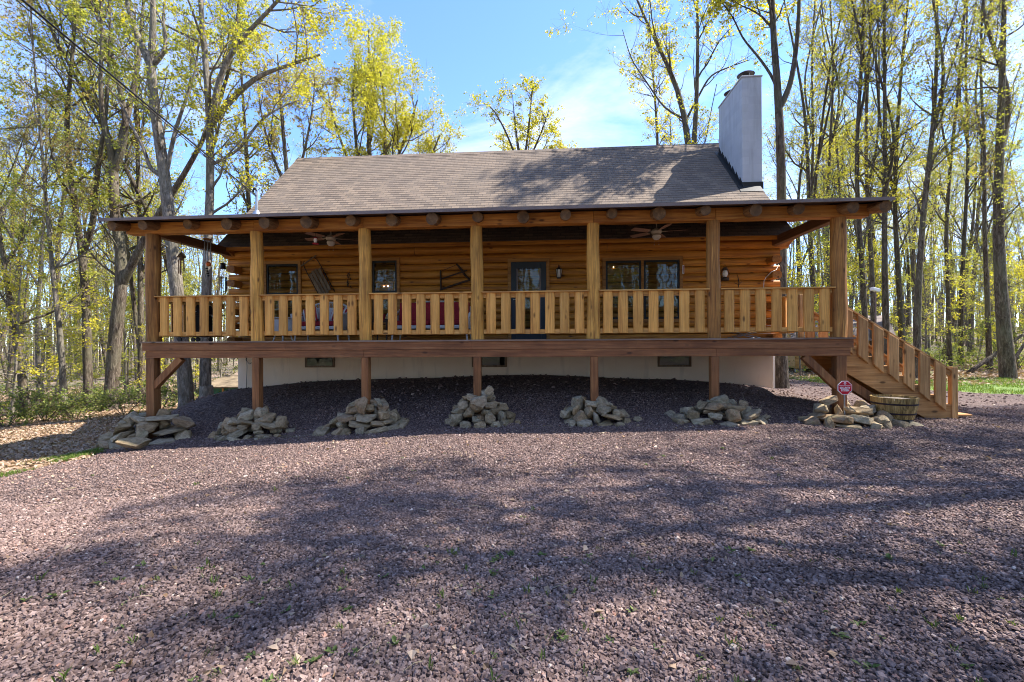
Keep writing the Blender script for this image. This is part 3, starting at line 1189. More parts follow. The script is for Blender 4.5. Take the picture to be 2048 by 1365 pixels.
b.build('side_tube', M['darkwood'], ol, smooth=True)

# iron wall hook with dark tool
q = wp(1476, 568)
o = MB()
o.tube([wp(1475, 550, .04), wp(1478, 566, .04), wp(1476, 578, .04)], [.006, .012, .005], 6)
o.tube([wp(1468, 566, .03), wp(1478, 570, .05), wp(1483, 564, .04)], .007, 6)
o = o.build('iron_wall_hook', M['black'], None, smooth=True); tag(o, 'small black iron hook on the wall right of the rusty hurricane lantern', 'hook')

# thermometer
q = wp(1365.5, 540, .06)
th_ = thing('thermometer', 'slim white thermometer on the right edge of the double window', 'thermometer', q)
b = MB(); b.box(q.x - .022, q.x + .022, q.y - .045, q.y - .03, q.z - .10, q.z + .10); b.build('plate', M['white'], th_, bevel=.004)
b = MB(); b.tube([(q.x, q.y - .05, q.z - .08), (q.x, q.y - .05, q.z + .08)], .005, 6); b.build('glass_tube', M['red'], th_)

# white garden hose loop at the right log ends
q = at_y(1548, 550, YW - .42)
b = MB()
pp = [at_y(1527, 580, YW - .45), at_y(1528, 562, YW - .45), at_y(1532, 555, YW - .46), at_y(1543, 544, YW - .44), at_y(1553, 540, YW - .42), at_y(1557, 530, YW - .40)]
b.tube(pp, .007, 7)
o = b.build('white_cord', M['white'], None, smooth=True); tag(o, 'white cord draped over the projecting log ends at the right corner', 'cord')

# ceiling fans ---------------------------------------------------------------
def fan(px, py, Y, label, ang):
    c = at_y(px, py, Y)
    t = thing('ceiling_fan', label, 'ceiling fan', c, 'ceiling fans under the porch roof')
    top = pz(Y) - .16
    b = MB(); b.lathe(c, [(.012, .10), (.012, top - c.z)], 10); b.build('down_rod', M['cream'], t, smooth='auto')
    b = MB(); b.lathe(c, [(.04, -.03), (.10, -.01), (.115, .04), (.09, .08), (.03, .11)], 22); b.build('motor', M['cream'], t, smooth='auto')
    b = MB(); b.lathe(c, [(.01, -.15), (.05, -.14), (.085, -.10), (.095, -.06), (.07, -.035)], 22); b.build('light_bowl', M['milk'], t, smooth='auto')
    for k in range(5):
        th = ang + k * 2 * math.pi / 5
        d = Vector((math.cos(th), math.sin(th), 0)); s = Vector((-d.y, d.x, 0))
        b = MB()
        vs = []
        for r_, w in ((.20, .05), (.28, .062), (.45, .07), (.60, .072), (.64, .055)):
            for sg in (-1, 1):
                for zz in (0, .008):
                    q = c + d * r_ + s * (w * sg) + Vector((0, 0, .03 + zz + sg * .014))
                    vs.append(q)
        fs = []
        for i in range(4):
            a = i * 4
            fs += [(a, a + 4, a + 6, a + 2), (a + 1, a + 3, a + 7, a + 5), (a, a + 1, a + 5, a + 4), (a + 2, a + 6, a + 7, a + 3)]
        fs += [(0, 2, 3, 1), (16, 17, 19, 18)]
        b.add(vs, fs)
        bl = b.build('blade', M['fanwood'], t)
        b = MB(); b.bar(c + d * .09 + Vector((0, 0, .035)), c + d * .24 + Vector((0, 0, .032)), .03, .008); b.build('bracket', M['cream'], bl)
    b = MB()
    for s in (-.05, .05):
        b.tube([c + Vector((s, 0, -.06)), c + Vector((s, 0, -.24))], .002, 4)
        b.lathe(c + Vector((s, 0, -.26)), [(.004, 0), (.01, .01), (.004, .025)], 8)
    b.build('pull_chain', M['cream'], t)
fan(662, 480, 10.1, 'left ceiling fan with cream motor, hanging beside the red hummingbird feeder', .5)
fan(1313, 467, 10.1, 'right ceiling fan with cream motor, hanging in front of the double window', 1.1)

# hummingbird feeder -------------------------------------------------------------
c = at_y(631, 485, 9.0)
t = thing('hummingbird_feeder', 'red and clear hummingbird feeder hanging from the porch beam', 'bird feeder', c)
b = MB(); b.lathe(c, [(.03, -.045), (.06, -.04), (.065, -.025), (.03, -.01)], 18); b.build('base', M['red'], t, smooth='auto')
b = MB(); b.lathe(c, [(.028, -.009), (.036, .04), (.032, .075)], 18); b.build('bottle', M['milk'], t, smooth='auto')
b = MB(); b.lathe(c, [(.04, .076), (.045, .085), (.02, .10)], 18); b.build('cap', M['red'], t, smooth='auto')
b = MB(); b.tube([c + Vector((0, 0, .10)), (c.x, c.y, 3.9)], .003, 5); b.build('hanger', M['black'], t)
for n in ('base', 'cap'): pass

# wind chimes -------------------------------------------------------------------------
XS = POSTX[0]
c = at_y(363, 512, 9.35)
t = thing('wind_chime', 'small bamboo wind chime with birdhouse roof nearest the left corner post', 'wind chime', c, 'wind chimes under the left side beam')
b = MB(); b.lathe(c, [(.115, -.03), (.11, -.025), (.03, .06), (.006, .10)], 4); b.build('little_roof', M['oldwood'], t)
b = MB(); b.lathe(c, [(.045, -.10), (.045, -.03)], 8); b.build('birdhouse', M['oldwood'], t)
for k in range(5):
    th = k * 1.257; b = MB(); x_, y_ = c.x + .05 * math.cos(th), c.y + .05 * math.sin(th)
    b.tube([(x_, y_, c.z - .10), (x_, y_, c.z - .30 - .03 * k)], .011, 7); b.build('chime_tube', M['rafter'], t, smooth='auto')
b = MB(); b.tube([(c.x, c.y, c.z + .08), (c.x, c.y, 3.87)], .003, 4); b.build('cord', M['black'], t)

c = at_y(415, 480, 9.9)
t = thing('wind_chime', 'silver tube wind chime with an orange glass striker', 'wind chime', c, 'wind chimes under the left side beam')
b = MB(); b.lathe(c, [(.085, -.005), (.09, .0), (.09, .018), (.08, .022)], 20); b.build('top_disc', M['beam'], t, smooth='auto')
for k in range(6):
    th = k * 1.047 + .2; b = MB(); x_, y_ = c.x + .065 * math.cos(th), c.y + .065 * math.sin(th)
    b.tube([(x_, y_, c.z - .012), (x_, y_, c.z - .44 - .02 * (k % 3))], .012, 8); b.build('chime_tube', M['steel'], t, smooth='auto')
b = MB(); b.tube([(c.x, c.y, c.z), (c.x, c.y, c.z - .74)], .004, 4); b.tube([(c.x, c.y, c.z), (c.x, c.y, 3.88)], .003, 4); b.build('cord', M['black'], t)
b = MB(); b.lathe((c.x + .02, c.y, c.z - .56), [(.02, -.05), (.05, -.03), (.055, .02), (.025, .055)], 12); b.build('glass_striker', M['orange'], t, smooth='auto')
b = MB()
for k in range(4):
    b.lathe((c.x - .02 + .012 * k, c.y, c.z - .66 - .055 * k), [(.01, -.02), (.035, 0), (.01, .02)], 7)
b.build('spiral_tail', M['black'], t)

c = at_y(446, 528, 10.6)
t = thing('wind_chime', 'black lantern-shaped wind chime with dark tubes, nearest the log corner', 'wind chime', c, 'wind chimes under the left side beam')
b = MB(); b.lathe(c, [(.06, -.13), (.07, -.12), (.06, -.10), (.055, -.02), (.075, 0), (.03, .02)], 8); b.build('lantern_top', M['black'], t)
for k in range(5):
    th = k * 1.257 + .3; b = MB(); x_, y_ = c.x + .07 * math.cos(th), c.y + .07 * math.sin(th)
    b.tube([(x_, y_, c.z - .15), (x_, y_, c.z - .16 - .18)], .002, 4)
    b.tube([(x_, y_, c.z - .32), (x_, y_, c.z - .66 - .05 * (k % 3))], .012, 7); b.build('chime_tube', M['black'], t, smooth='auto')
b = MB(); b.tube([(c.x, c.y, c.z - .1), (c.x, c.y, c.z - .74)], .003, 4); b.tube([(c.x, c.y, c.z), (c.x, c.y, 3.85)], .003, 4); b.lathe((c.x, c.y, c.z - .78), [(.01, -.03), (.04, 0), (.01, .03)], 6); b.build('cord', M['black'], t)

# porch furniture -------------------------------------------------------------------------------
def wicker_seat(name, label, cat, x, y, w, cushion, rz=0.0, sofa=False, pillows=True):
    t = thing(name, label, cat, (x, y, DECK), rz=rz)
    d = .62
    L = True
    b = MB(); b.box(-w / 2, w / 2, -d / 2, d / 2, .26, .34); b.build('seat', M['whitewood'], t, bevel=.02, local=L)
    # arched back made of woven uprights
    b = MB()
    n = int(w / .035)
    for k in range(n + 1):
        u = k / n * 2 - 1
        h = .92 - .10 * abs(u) ** 3 * 2
        x_ = u * w / 2
        b.tube([(x_, d / 2 - .03, .33), (x_ * 1.03, d / 2 + .07, h)], .006, 4)
    for hh in (.45, .6, .75):
        b.tube([(-w / 2, d / 2, hh), (0, d / 2 + .05, hh), (w / 2, d / 2, hh)], .008, 5)
    b.box(-w / 2 + .02, w / 2 - .02, d / 2 + .01, d / 2 + .03, .34, .80)
    pts = []
    for k in range(17):
        u = k / 16 * 2 - 1
        pts.append((u * w / 2 * 1.03, d / 2 + .06, .93 - .10 * abs(u) ** 3 * 2))
    b.tube(pts, .022, 8)
    b.build('backrest', M['whitewood'], t, local=L)
    for s in (-1, 1):
        b = MB()
        b.tube([(s * w / 2, d / 2 + .05, .70), (s * (w / 2 + .06), .1, .64), (s * (w / 2 + .06), -d / 2 + .02, .60), (s * (w / 2 + .02), -d / 2 - .02, .50), (s * w / 2, -d / 2 + .01, .30)], .03, 8)
        b.box(s * (w / 2 + .02) - .012, s * (w / 2 + .02) + .012, -d / 2 + .03, d / 2, .32, .60)
        b.build('armrest', M['whitewood'], t, local=L, smooth='auto')
    for sx in (-1, 1):
        for sy in (-1, 1):
            b = MB(); b.tube([(sx * (w / 2 - .04), sy * (d / 2 - .04), .26), (sx * (w / 2 - .01), sy * (d / 2 - .01), .0)], .02, 7); b.build('leg', M['whitewood'], t, local=L)
    b = MB()
    m = 2 if sofa else 1
    for k in range(m):
        xa = -w / 2 + .03 + (w - .06) * k / m; xb = -w / 2 + .03 + (w - .06) * (k + 1) / m - .01
        b.box(xa, xb, -d / 2 + .01, d / 2 - .05, .345, .45)
    b.build('seat_cushion', M['red'], t, bevel=.035, local=L)
    if cushion:
        for k in range(m):
            xa = -w / 2 + .03 + (w - .06) * k / m; xb = -w / 2 + .03 + (w - .06) * (k + 1) / m - .015
            b = MB(); b.prism([(d / 2 - .16, .455), (d / 2 - .02, .455), (d / 2 + .02, .90), (d / 2 - .10, .90)], 'x', xa, xb); b.build('back_cushion', M['red'], t, bevel=.035, local=L)
    if pillows:
        for s in (-1, 1):
            b = MB()
            cx = s * (w / 2 - .17)
            b.prism([(-.17, -.17), (0, -.19), (.17, -.17), (.19, 0), (.17, .17), (0, .19), (-.17, .17), (-.19, 0)], 'y', .07, .15)
            o = b.build('throw_pillow', M['stripe'], t, bevel=.03, local=L); o.location = (cx, .02, .64); o.rotation_euler = (-.2, s * .25, 0)
    return t
p = at_y(645, 683, 10.35)
wicker_seat('wicker_armchair', 'white wicker loveseat with red seat and two striped pillows, behind the second railing bay', 'armchair', p.x, 10.35, 1.05, False)
p = at_y(866, 683, 10.45)
wicker_seat('wicker_sofa', 'wicker sofa with tall plain red cushions, left of the front door', 'sofa', p.x, 10.4, 1.75, True, 0, True, False)
# round wicker side table
p = at_y(566, 683, 10.0)
t = thing('wicker_table', 'round pale wicker side table left of the striped-pillow loveseat', 'side table', (p.x, 10.0, DECK))
b = MB(); b.lathe((0, 0, 0), [(.17, .14), (.235, .20), (.245, .45), (.22, .50)], 24); b.build('drum', M['whitewood'], t, local=True, smooth='auto')
b = MB(); b.lathe((0, 0, 0), [(.25, .503), (.26, .51), (.26, .53), (.2, .537)], 24); b.build('table_top', M['whitewood'], t, local=True, smooth='auto')
for k in range(4):
    th = k * math.pi / 2 + .5; b = MB(); b.tube([(.15 * math.cos(th), .15 * math.sin(th), .16), (.2 * math.cos(th), .2 * math.sin(th), 0)], .016, 6); b.build('leg', M['whitewood'], t, local=True)
# small red armchair beside post 3
p = at_y(764, 683, 10.2)
t = thing('side_table', 'little dark side table with a red pot, between loveseat and red sofa', 'side table', (p.x, 10.2, DECK))
b = MB(); b.box(-.2, .2, -.2, .2, .42, .45); b.build('table_top', M['darkwood'], t, local=True, bevel=.006)
for sx in (-1, 1):
    for sy in (-1, 1):
        b = MB(); b.box(sx * .17 - .015, sx * .17 + .015, sy * .17 - .015, sy * .17 + .015, 0, .42); b.build('leg', M['darkwood'], t, local=True)
pot = thing('flower_pot', 'small red flower pot standing on the little dark side table', 'flower pot', (p.x, 10.2, DECK + .451))
b = MB(); b.lathe((0, 0, 0), [(.055, 0), (.08, .12), (.09, .125), (.09, .15), (.075, .15), (.07, .13)], 18); b.build('pot', M['red'], pot, local=True, smooth='auto')
# folded metal stand in the right bay
p = at_y(1487, 683, 9.35)
t = thing('folding_stool', 'low folding stool with crossed metal legs and dark seat in the right porch bay', 'stool', (p.x, 9.35, DECK))
b = MB(); b.box(-.34, .30, -.16, .16, .13, .15); b.build('seat', M['black'], t, local=True, bevel=.005)
for sy in (-.14, .14):
    for s in (-1, 1):
        b = MB(); b.tube([(-.26 * s, sy, .0), (.24 * s, sy, .13)], .009, 6); b.build('leg', M['steel'], t, local=True)

# charcoal grill in the left bay
p = at_y(392, 683, 10.0)
t = thing('barbecue_grill', 'black covered grill standing behind the leftmost railing bay', 'grill', (p.x, 10.0, DECK))
b = MB(); b.box(-.26, .26, -.2, .2, .10, .60); b.build('cabinet', M['black'], t, local=True, bevel=.01)
b = MB(); b.prism([(-.21, .605), (.21, .605), (.20, .74), (.10, .84), (-.08, .84), (-.2, .74)], 'x', -.3, .3); b.build('lid', M['black'], t, local=True, bevel=.015)
b = MB(); b.tube([(-.2, -.24, .68), (.2, -.24, .68)], .012, 8); b.build('handle', M['steel'], t, local=True)
for s in (-1, 1):
    b = MB(); b.box(s * .45 - .14, s * .45 + .14, -.17, .17, .60, .62); b.build('side_shelf', M['darkwood'], t, local=True)
    b = MB(); b.tube([(s * .22, -.2, .05), (s * .22, -.23, .05)], .05, 12); b.tube([(s * .22, .17, .05), (s * .22, .2, .05)], .05, 12); b.build('wheel', M['black'], t, local=True)

# =====================================================================  SECURITY SIGN
sp_ = at_y(1689.5, 776, 8.36)
M['signred'] = plain('sign_red_paint', (.55, .012, .03), .35, 0, .05, 6, .02)
M['signwhite'] = plain('sign_white_paint', (.80, .78, .76), .4, 0, .03)
gz = float(ground_h(sp_.x, sp_.y))
sign = thing('security_sign', 'red octagonal sign reading SECURITY SYSTEM on a stake in the rightmost rock pile', 'sign', (sp_.x, sp_.y, gz))
SR = .118
def octo(r): return [(r * math.cos(math.pi / 8 + k * math.pi / 4) , r * math.sin(math.pi / 8 + k * math.pi / 4)) for k in range(8)]
zs = sp_.z - gz
b = MB(); b.prism([(x, z + zs) for x, z in octo(SR + .011)], 'y', -.004, .004); b.build('border', M['signwhite'], sign, local=True)
b = MB(); b.prism([(x, z + zs) for x, z in octo(SR)], 'y', -.0075, -.0045); b.build('plate', M['signred'], sign, local=True)
b = MB(); b.box(-.011, .011, .0045, .014, -.15, zs + .05); b.build('stake', M['steel'], sign, local=True)
def text(body, size, x, z, y, mt, parent, name='lettering', bold=.0016, spacing=1.0, sx=1.0):
    cu = bpy.data.curves.new(name, 'FONT')
    cu.body = body; cu.size = size; cu.align_x = 'CENTER'; cu.align_y = 'CENTER'; cu.extrude = .0008; cu.offset = bold; cu.resolution_u = 3
    cu.space_character = spacing
    o = bpy.data.objects.new(name + '_tmp', cu); COL.objects.link(o)
    bpy.context.view_layer.update()
    me = bpy.data.meshes.new_from_object(o.evaluated_get(bpy.context.evaluated_depsgraph_get()))
    bpy.data.objects.remove(o)
    me.materials.clear(); me.materials.append(mt)
    o = bpy.data.objects.new(name, me); COL.objects.link(o)
    o.parent = parent; o.location = (x, y, z); o.rotation_euler = (R(90), 0, 0); o.scale = (sx, 1, 1)
    return o
text('SECURITY', .047, 0, zs - .002, -.0085, M['signwhite'], sign, sx=.84)
text('SYSTEM', .047, 0, zs - .046, -.0085, M['signwhite'], sign, sx=.86)
b = MB()
n = 18
for i in range(n):
    a0, a1 = 2 * math.pi * i / n, 2 * math.pi * (i + 1) / n
    for (ri, ro) in ((.0105, .021),):
        b.add([(ro * math.cos(a0), -.0082, zs + .078 + ro * math.sin(a0)), (ro * math.cos(a1), -.0082, zs + .078 + ro * math.sin(a1)), (ri * math.cos(a1), -.0082, zs + .078 + ri * math.sin(a1)), (ri * math.cos(a0), -.0082, zs + .078 + ri * math.sin(a0))], [(0, 1, 2, 3)])
b.prism([(-.095, zs + .037), (.095, zs + .037), (.095, zs + .0415), (-.095, zs + .0415)], 'y', -.0086, -.0078)
b.build('emblem', M['signwhite'], sign, local=True)

# =====================================================================  HALF-BARREL PLANTER
M['stave'] = wood('barrel_stave_wood', (.16, .095, .03), (.48, .31, .10), (.66, .46, .18), 'z', .8, False, .8, .6, .8)
M['soil'] = plain('dry_potting_soil', (.23, .19, .15), .95, 0, .4, 30, .8)
M['hoop'] = plain('rusty_barrel_hoop', (.045, .03, .035), .6, .5, .4)
bc = at_depth(1788, 812, 8.1)
gz = float(ground_h(bc.x, bc.y))
br_ = thing('half_barrel_planter', 'weathered wooden half-barrel planter with black hoops beside the stair foot', 'planter', (bc.x, bc.y, gz))
z0 = .10; hgt = .37
for k in range(26):
    a0, a1 = 2 * math.pi * k / 26, 2 * math.pi * (k + 1) / 26
    am = (a0 + a1) / 2; g_ = .006
    vs = []
    dh = random.uniform(-.004, .004)
    for z, r in ((z0, .275), (z0 + hgt * .5, .322), (z0 + hgt + dh, .345)):
        for rr in (r, r - .025):
            for a in (a0 + g_, a1 - g_):
                vs.append((rr * math.cos(a), rr * math.sin(a), z))
    fs = []
    for i in range(2):
        o_ = i * 4
        fs += [(o_, o_ + 1, o_ + 5, o_ + 4), (o_ + 2, o_ + 6, o_ + 7, o_ + 3), (o_, o_ + 4, o_ + 6, o_ + 2), (o_ + 1, o_ + 3, o_ + 7, o_ + 5)]
    fs += [(0, 2, 3, 1), (8, 9, 11, 10)]
    b = MB(); b.add(vs, fs); b.build('stave', M['stave'], br_, local=True)
for za in (z0 + .08, z0 + .245):
    def rr(z): return .275 + (z - z0) / hgt * .07 + .01
    b = MB(); b.lathe((0, 0, 0), [(rr(za) - .006, za), (rr(za), za), (rr(za + .03), za + .03), (rr(za + .03) - .006, za + .03)], 40); b.build('hoop', M['hoop'], br_, local=True, smooth='auto')
b = MB(); b.lathe((0, 0, 0), [(.26, z0 + .01), (.30, z0 + .2), (.318, z0 + .33), (.1, z0 + .345)], 30); b.build('soil', M['soil'], br_, local=True, smooth='auto')
b = MB()
for k in range(3):
    a = k * 2.094 + .5
    b.tube([(.22 * math.cos(a), .22 * math.sin(a), z0 + .02), (.27 * math.cos(a), .27 * math.sin(a), -.03)], .010, 6)
b.lathe((0, 0, 0), [(.255, z0 - .02), (.262, z0 - .015), (.262, z0 - .002), (.255, z0 - .002)], 30)
b.build('iron_stand', M['black'], br_, local=True)

# =====================================================================  ROCK PILES
def rock_mat():
    t = NT('fieldstone')
    co = t.objcoord()
    oi = t.n('ShaderNodeObjectInfo')
    n = t.noise(co, 5, 6, .62)
    f = t.noise(co, 40, 4, .7)
    base = t.ramp(oi.outputs['Random'], [(0, (.36, .25, .15)), (.2, (.56, .39, .21)), (.4, (.38, .32, .21)), (.6, (.60, .48, .31)), (.8, (.34, .24, .12)), (1, (.48, .40, .28))])
    dark = t.mix(1.0, base, (.5, .46, .4), 'MULTIPLY')
    c = t.mix(t.ramp(n, [(.35, (1,) * 3), (.62, (0,) * 3)]), base, dark)
    moss = t.ramp(t.noise(co, 2.2, 5, .65), [(.54, (0,) * 3), (.68, (.6,) * 3)])
    c = t.mix(moss, c, (.20, .19, .09))
    rust = t.ramp(t.noise(t.mapping(co, (1, 1, 1), (9, 3, 5)), 2.5, 4, .6), [(.58, (0,) * 3), (.72, (.5,) * 3)])
    c = t.mix(rust, c, (.36, .22, .11))
    c = t.mix(t.ramp(f, [(.4, (.35,) * 3), (.6, (0,) * 3)]), c, (.15, .14, .12))
    return t.surf(c, .9, t.bump(t.math('ADD', n, t.math('MULTIPLY', f, .35)), .6, .03), 0, .2)
M['rock'] = rock_mat()
import bmesh
def rock_mesh(seed):
    r = random.Random(seed)
    bm = bmesh.new()
    for i in range(20):
        th, ph = r.uniform(0, 6.283), math.acos(r.uniform(-1, 1))
        x, y, z = math.sin(ph) * math.cos(th), math.sin(ph) * math.sin(th), math.cos(ph)
        e = .62
        s = lambda v: math.copysign(abs(v) ** e, v)
        k = r.uniform(.74, 1.08)
        bm.verts.new((s(x) * .5 * k, s(y) * .42 * k, s(z) * .5 * k))
    res = bmesh.ops.convex_hull(bm, input=bm.verts)
    junk = [g for g in res['geom_interior'] if isinstance(g, bmesh.types.BMVert)]
    bmesh.ops.delete(bm, geom=junk, context='VERTS')
    bmesh.ops.dissolve_limit(bm, angle_limit=R(16), verts=bm.verts, edges=bm.edges)
    bmesh.ops.bevel(bm, geom=list(bm.edges), offset=.028, segments=2, affect='EDGES', profile=.6)
    bmesh.ops.triangulate(bm, faces=[f for f in bm.faces if len(f.verts) > 4])
    bmesh.ops.subdivide_edges(bm, edges=[e for e in bm.edges if e.calc_length() > .15], cuts=1, use_grid_fill=True)
    for v in bm.verts:
        v.co += Vector((r.uniform(-1, 1), r.uniform(-1, 1), r.uniform(-1, 1))) * .014
    me = bpy.data.meshes.new('stone')
    bm.to_mesh(me); bm.free()
    for p in me.polygons: p.use_smooth = True
    try: me.set_sharp_from_angle(angle=R(38))
    except Exception: pass
    me.materials.append(M['rock'])
    return me
ROCKS = [rock_mesh(s) for s in range(16)]
pile_names = ['leftmost', 'second', 'third', 'middle', 'fifth', 'sixth', 'rightmost']
def stone(x, y, z, sx, sy, sz, rz, tilt, pile, label=None):
    o = bpy.data.objects.new('stone', random.choice(ROCKS))
    COL.objects.link(o)
    o.location = (x, y, z); o.scale = (sx, sy, sz)
    o.rotation_euler = (tilt[0], tilt[1], rz)
    tag(o, label or ('grey-brown fieldstone in the rock pile around the %s deck post' % pile_names[pile] if pile != 3 else 'grey-brown fieldstone in the rock pile around the middle deck post'), 'stone',
        None if label else 'stones heaped round the %s deck post' % pile_names[pile])
    return o
specs = [(.72, .56, 1.35), (.68, .50, .85), (.68, .50, 1.0), (.56, .58, .85), (.60, .44, .95), (.70, .38, 1.05), (.76, .32, 1.1)]
for i, x in enumerate(POSTX):
    rnd = random.Random(100 + i)
    random.seed(300 + i)
    R0, H, big = specs[i]
    cx, cy = x + (0 if i < 6 else .08), YF + .02
    lay = max(3, int(round(H / (.115 * (big ** .4)))))
    for L in range(lay):
        u = L / lay
        rr = R0 * (1 - .80 * u)
        zc = H * (L + .35) / lay
        n = max(3, int(2 * math.pi * rr / (.30 * big)))
        a0 = rnd.uniform(0, 6)
        jx, jy = rnd.uniform(-.09, .09), rnd.uniform(-.05, .05)
        n += rnd.choice((-1, 0, 0, 1))
        for k in range(n):
            a = a0 + 2 * math.pi * k / n + rnd.uniform(-.12, .12)
            # skip what lies hidden behind the heap
            s = rnd.uniform(.8, 1.35) * big
            w = .33 * s * rnd.uniform(.6, 1.45); d = .28 * s; h = .14 * rnd.uniform(.7, 1.5) * (big ** .4)
            if rnd.random() < .3: w, h = w * .6, h * 1.6
            rj = rr * rnd.uniform(.85, 1.18)
            px_, py_ = cx + jx + rj * math.cos(a) * 1.02, cy - .05 + jy + rj * math.sin(a) * .62
            g0 = float(ground_h(px_, py_)) * .75 + float(ground_h(cx, cy - .3)) * .25
            stone(px_, py_, g0 + zc - .01, w, d, h, a + math.pi / 2 + rnd.uniform(-.6, .6), (rnd.uniform(-.3, .3), rnd.uniform(-.4, .4)), i)
    for k in range(rnd.choice((1, 2, 3))):      # strays that slid off the heap
        a = rnd.uniform(3.3, 6.1); q_ = R0 * rnd.uniform(1.2, 1.45)
        px_, py_ = cx + q_ * math.cos(a), cy + q_ * math.sin(a) * .6
        stone(px_, py_, float(ground_h(px_, py_)) + .03, rnd.uniform(.10, .2), rnd.uniform(.1, .16), rnd.uniform(.06, .1), a, (0, .1), i)
    # core stones fill the middle
    for k in range(4):
        a = rnd.uniform(0, 6)
        g0 = float(ground_h(cx, cy))
        stone(cx + .16 * math.cos(a), cy - .12 + .1 * math.sin(a), g0 + H * (.2 + .15 * k), .34 * big, .3, .16, a, (0, .1), i)
def gq(x): return float(ground_h(x, 8.5))
stone(*at_depth(266, 886, 8.2), .58, .36, .20, .1, (0, .06), 0, 'long rounded brown boulder lying at the left foot of the leftmost rock pile')
stone(*at_depth(366, 845, 9.0), .45, .34, .22, .4, (.1, .35), 0, 'big pointed tan stone on the right side of the leftmost rock pile')
stone(*at_depth(722, 812, 8.5), .26, .24, .34, .4, (.1, .1), 2, 'large upright rounded grey stone at the top of the third rock pile')
stone(*at_depth(757, 804, 8.6), .12, .12, .26, .4, (.0, -.5), 2, 'narrow greenish stone leaning upright atop the third rock pile')
stone(*at_depth(977, 782, 8.4), .17, .12, .22, .4, (.1, .5), 3, 'small pointed stone standing on the very top of the middle rock pile')
stone(*at_depth(960, 805, 8.2), .34, .22, .24, .2, (.1, .0), 3, 'big square grey stone facing front near the top of the middle rock pile')
stone(*at_depth(1443, 802, 8.3), .38, .3, .20, .2, (.1, -.1), 5, 'broad pale stone capping the rock pile left of the stairs')
stone(*at_depth(1658, 801, 8.0), .32, .25, .13, .0, (.1, -.35), 6, 'slanting grey slab at the top left of the rightmost rock pile')
random.seed(21)

# =====================================================================  SHED, COOP AND OTHER FAR OBJECTS
M['shedroof'] = plain('shed_shingles', (.20, .165, .15), .9, 0, .3, 5, .4)
sa = at_depth(1590, 745, 20.5); 
gz = float(ground_h(sa.x, sa.y)) 
shed = thing('garden_shed', 'honey-coloured wooden barn shed with grey shingle roof in the yard right of the cabin', 'shed', (sa.x, sa.y, gz))
sw, sd, sh = 3.6, 2.6, 1.35
srz = -.25
shed.rotation_euler = (0, 0, srz)
b = MB()
zb = .18
for k in range(int(sh / .15)):
    z = zb + k * .15
    b.prism([(-.012, z), (-.026, z + .003), (-.008, z + .15), (.03, z + .15), (.03, z)], 'x', 0, sw)
b.build('front_wall', M['shedwood'], shed, local=True)
b = MB()
prof_ = [(0.031, zb), (sd, zb), (sd, zb + sh), (sd - .55, zb + sh + .62), (sd / 2, zb + sh + .95), (.55, zb + sh + .62), (.031, zb + sh)]
b.prism(prof_, 'x', sw - .04, sw)
b.build('gable_wall', M['shedwood'], shed, local=True)
b = MB(); b.prism(prof_, 'x', 0.001, .04); b.build('gable_wall', M['shedwood'], shed, local=True)
b = MB(); b.box(0, sw, sd - .03, sd + .001, zb, zb + sh); b.build('back_wall', M['shedwood'], shed, local=True)
b = MB()
rp = [(-.16, zb + sh - .06), (.50, zb + sh + .68), (sd / 2, zb + sh + 1.03), (sd - .50, zb + sh + .68), (sd + .16, zb + sh - .06)]
rp2 = [(y, z - .05) for y, z in rp][::-1]
for j in range(4):
    (y0, z0_), (y1, z1_) = rp[j], rp[j + 1]
    b.prism([(y0, z0_), (y1, z1_), (y1, z1_ - .05), (y0, z0_ - .05)], 'x', -.15, sw + .15)
b.build('roof', M['shedroof'], shed, local=True)
b = MB(); b.box(1.2, 2.1, -.045, -.028, zb + .05, zb + 1.25); dr = b.build('door', M['shedwood'], shed, local=True, bevel=.01)
b = MB(); b.box(sw + .001, sw + .03, .9, 1.7, zb + .5, zb + 1.2); b.build('window', M['winframe'], shed, local=True)
b = MB()
for xx in (.1, 1.7, 3.3):
    for yy in (.2, 2.2): b.box(xx, xx + .35, yy, yy + .3, -.2, zb - .002)
b.build('foundation_blocks', M['chimney'], shed, local=True)

M['mossroof'] = plain('mossy_tan_roof', (.17, .13, .085), .95, 0, .5, 3, .5)
ca = at_depth(422, 792, 20)
gz = float(ground_h(ca.x, ca.y))
ca = ca + Vector((.0, 0, -.25))
coop = thing('chicken_coop', 'low coop with mossy tan roof and dark wire front behind the two thick trunks', 'coop', (ca.x, ca.y, ca.z - .05), rz=.1)
b = MB(); b.prism([(-.35, .72), (1.6, 1.10), (1.6, 1.04), (-.35, .66)], 'x', -.3, 1.6); b.build('roof', M['mossroof'], coop, local=True)
b = MB(); b.box(-.2, 1.5, 1.4, 1.45, -1.0, 1.0); b.build('back_wall', M['greenmetal'], coop, local=True)
b = MB()
for k in range(3): b.box(-.2 + k * .8, -.14 + k * .8, -.22, -.16, -1.0, .66)
b.build('frame_posts', M['stair'], coop, local=True)
b = MB(); b.box(-.2, 1.5, -.15, -.13, -1.0, .66); b.build('wire_front', M['greenmetal'], coop, local=True)

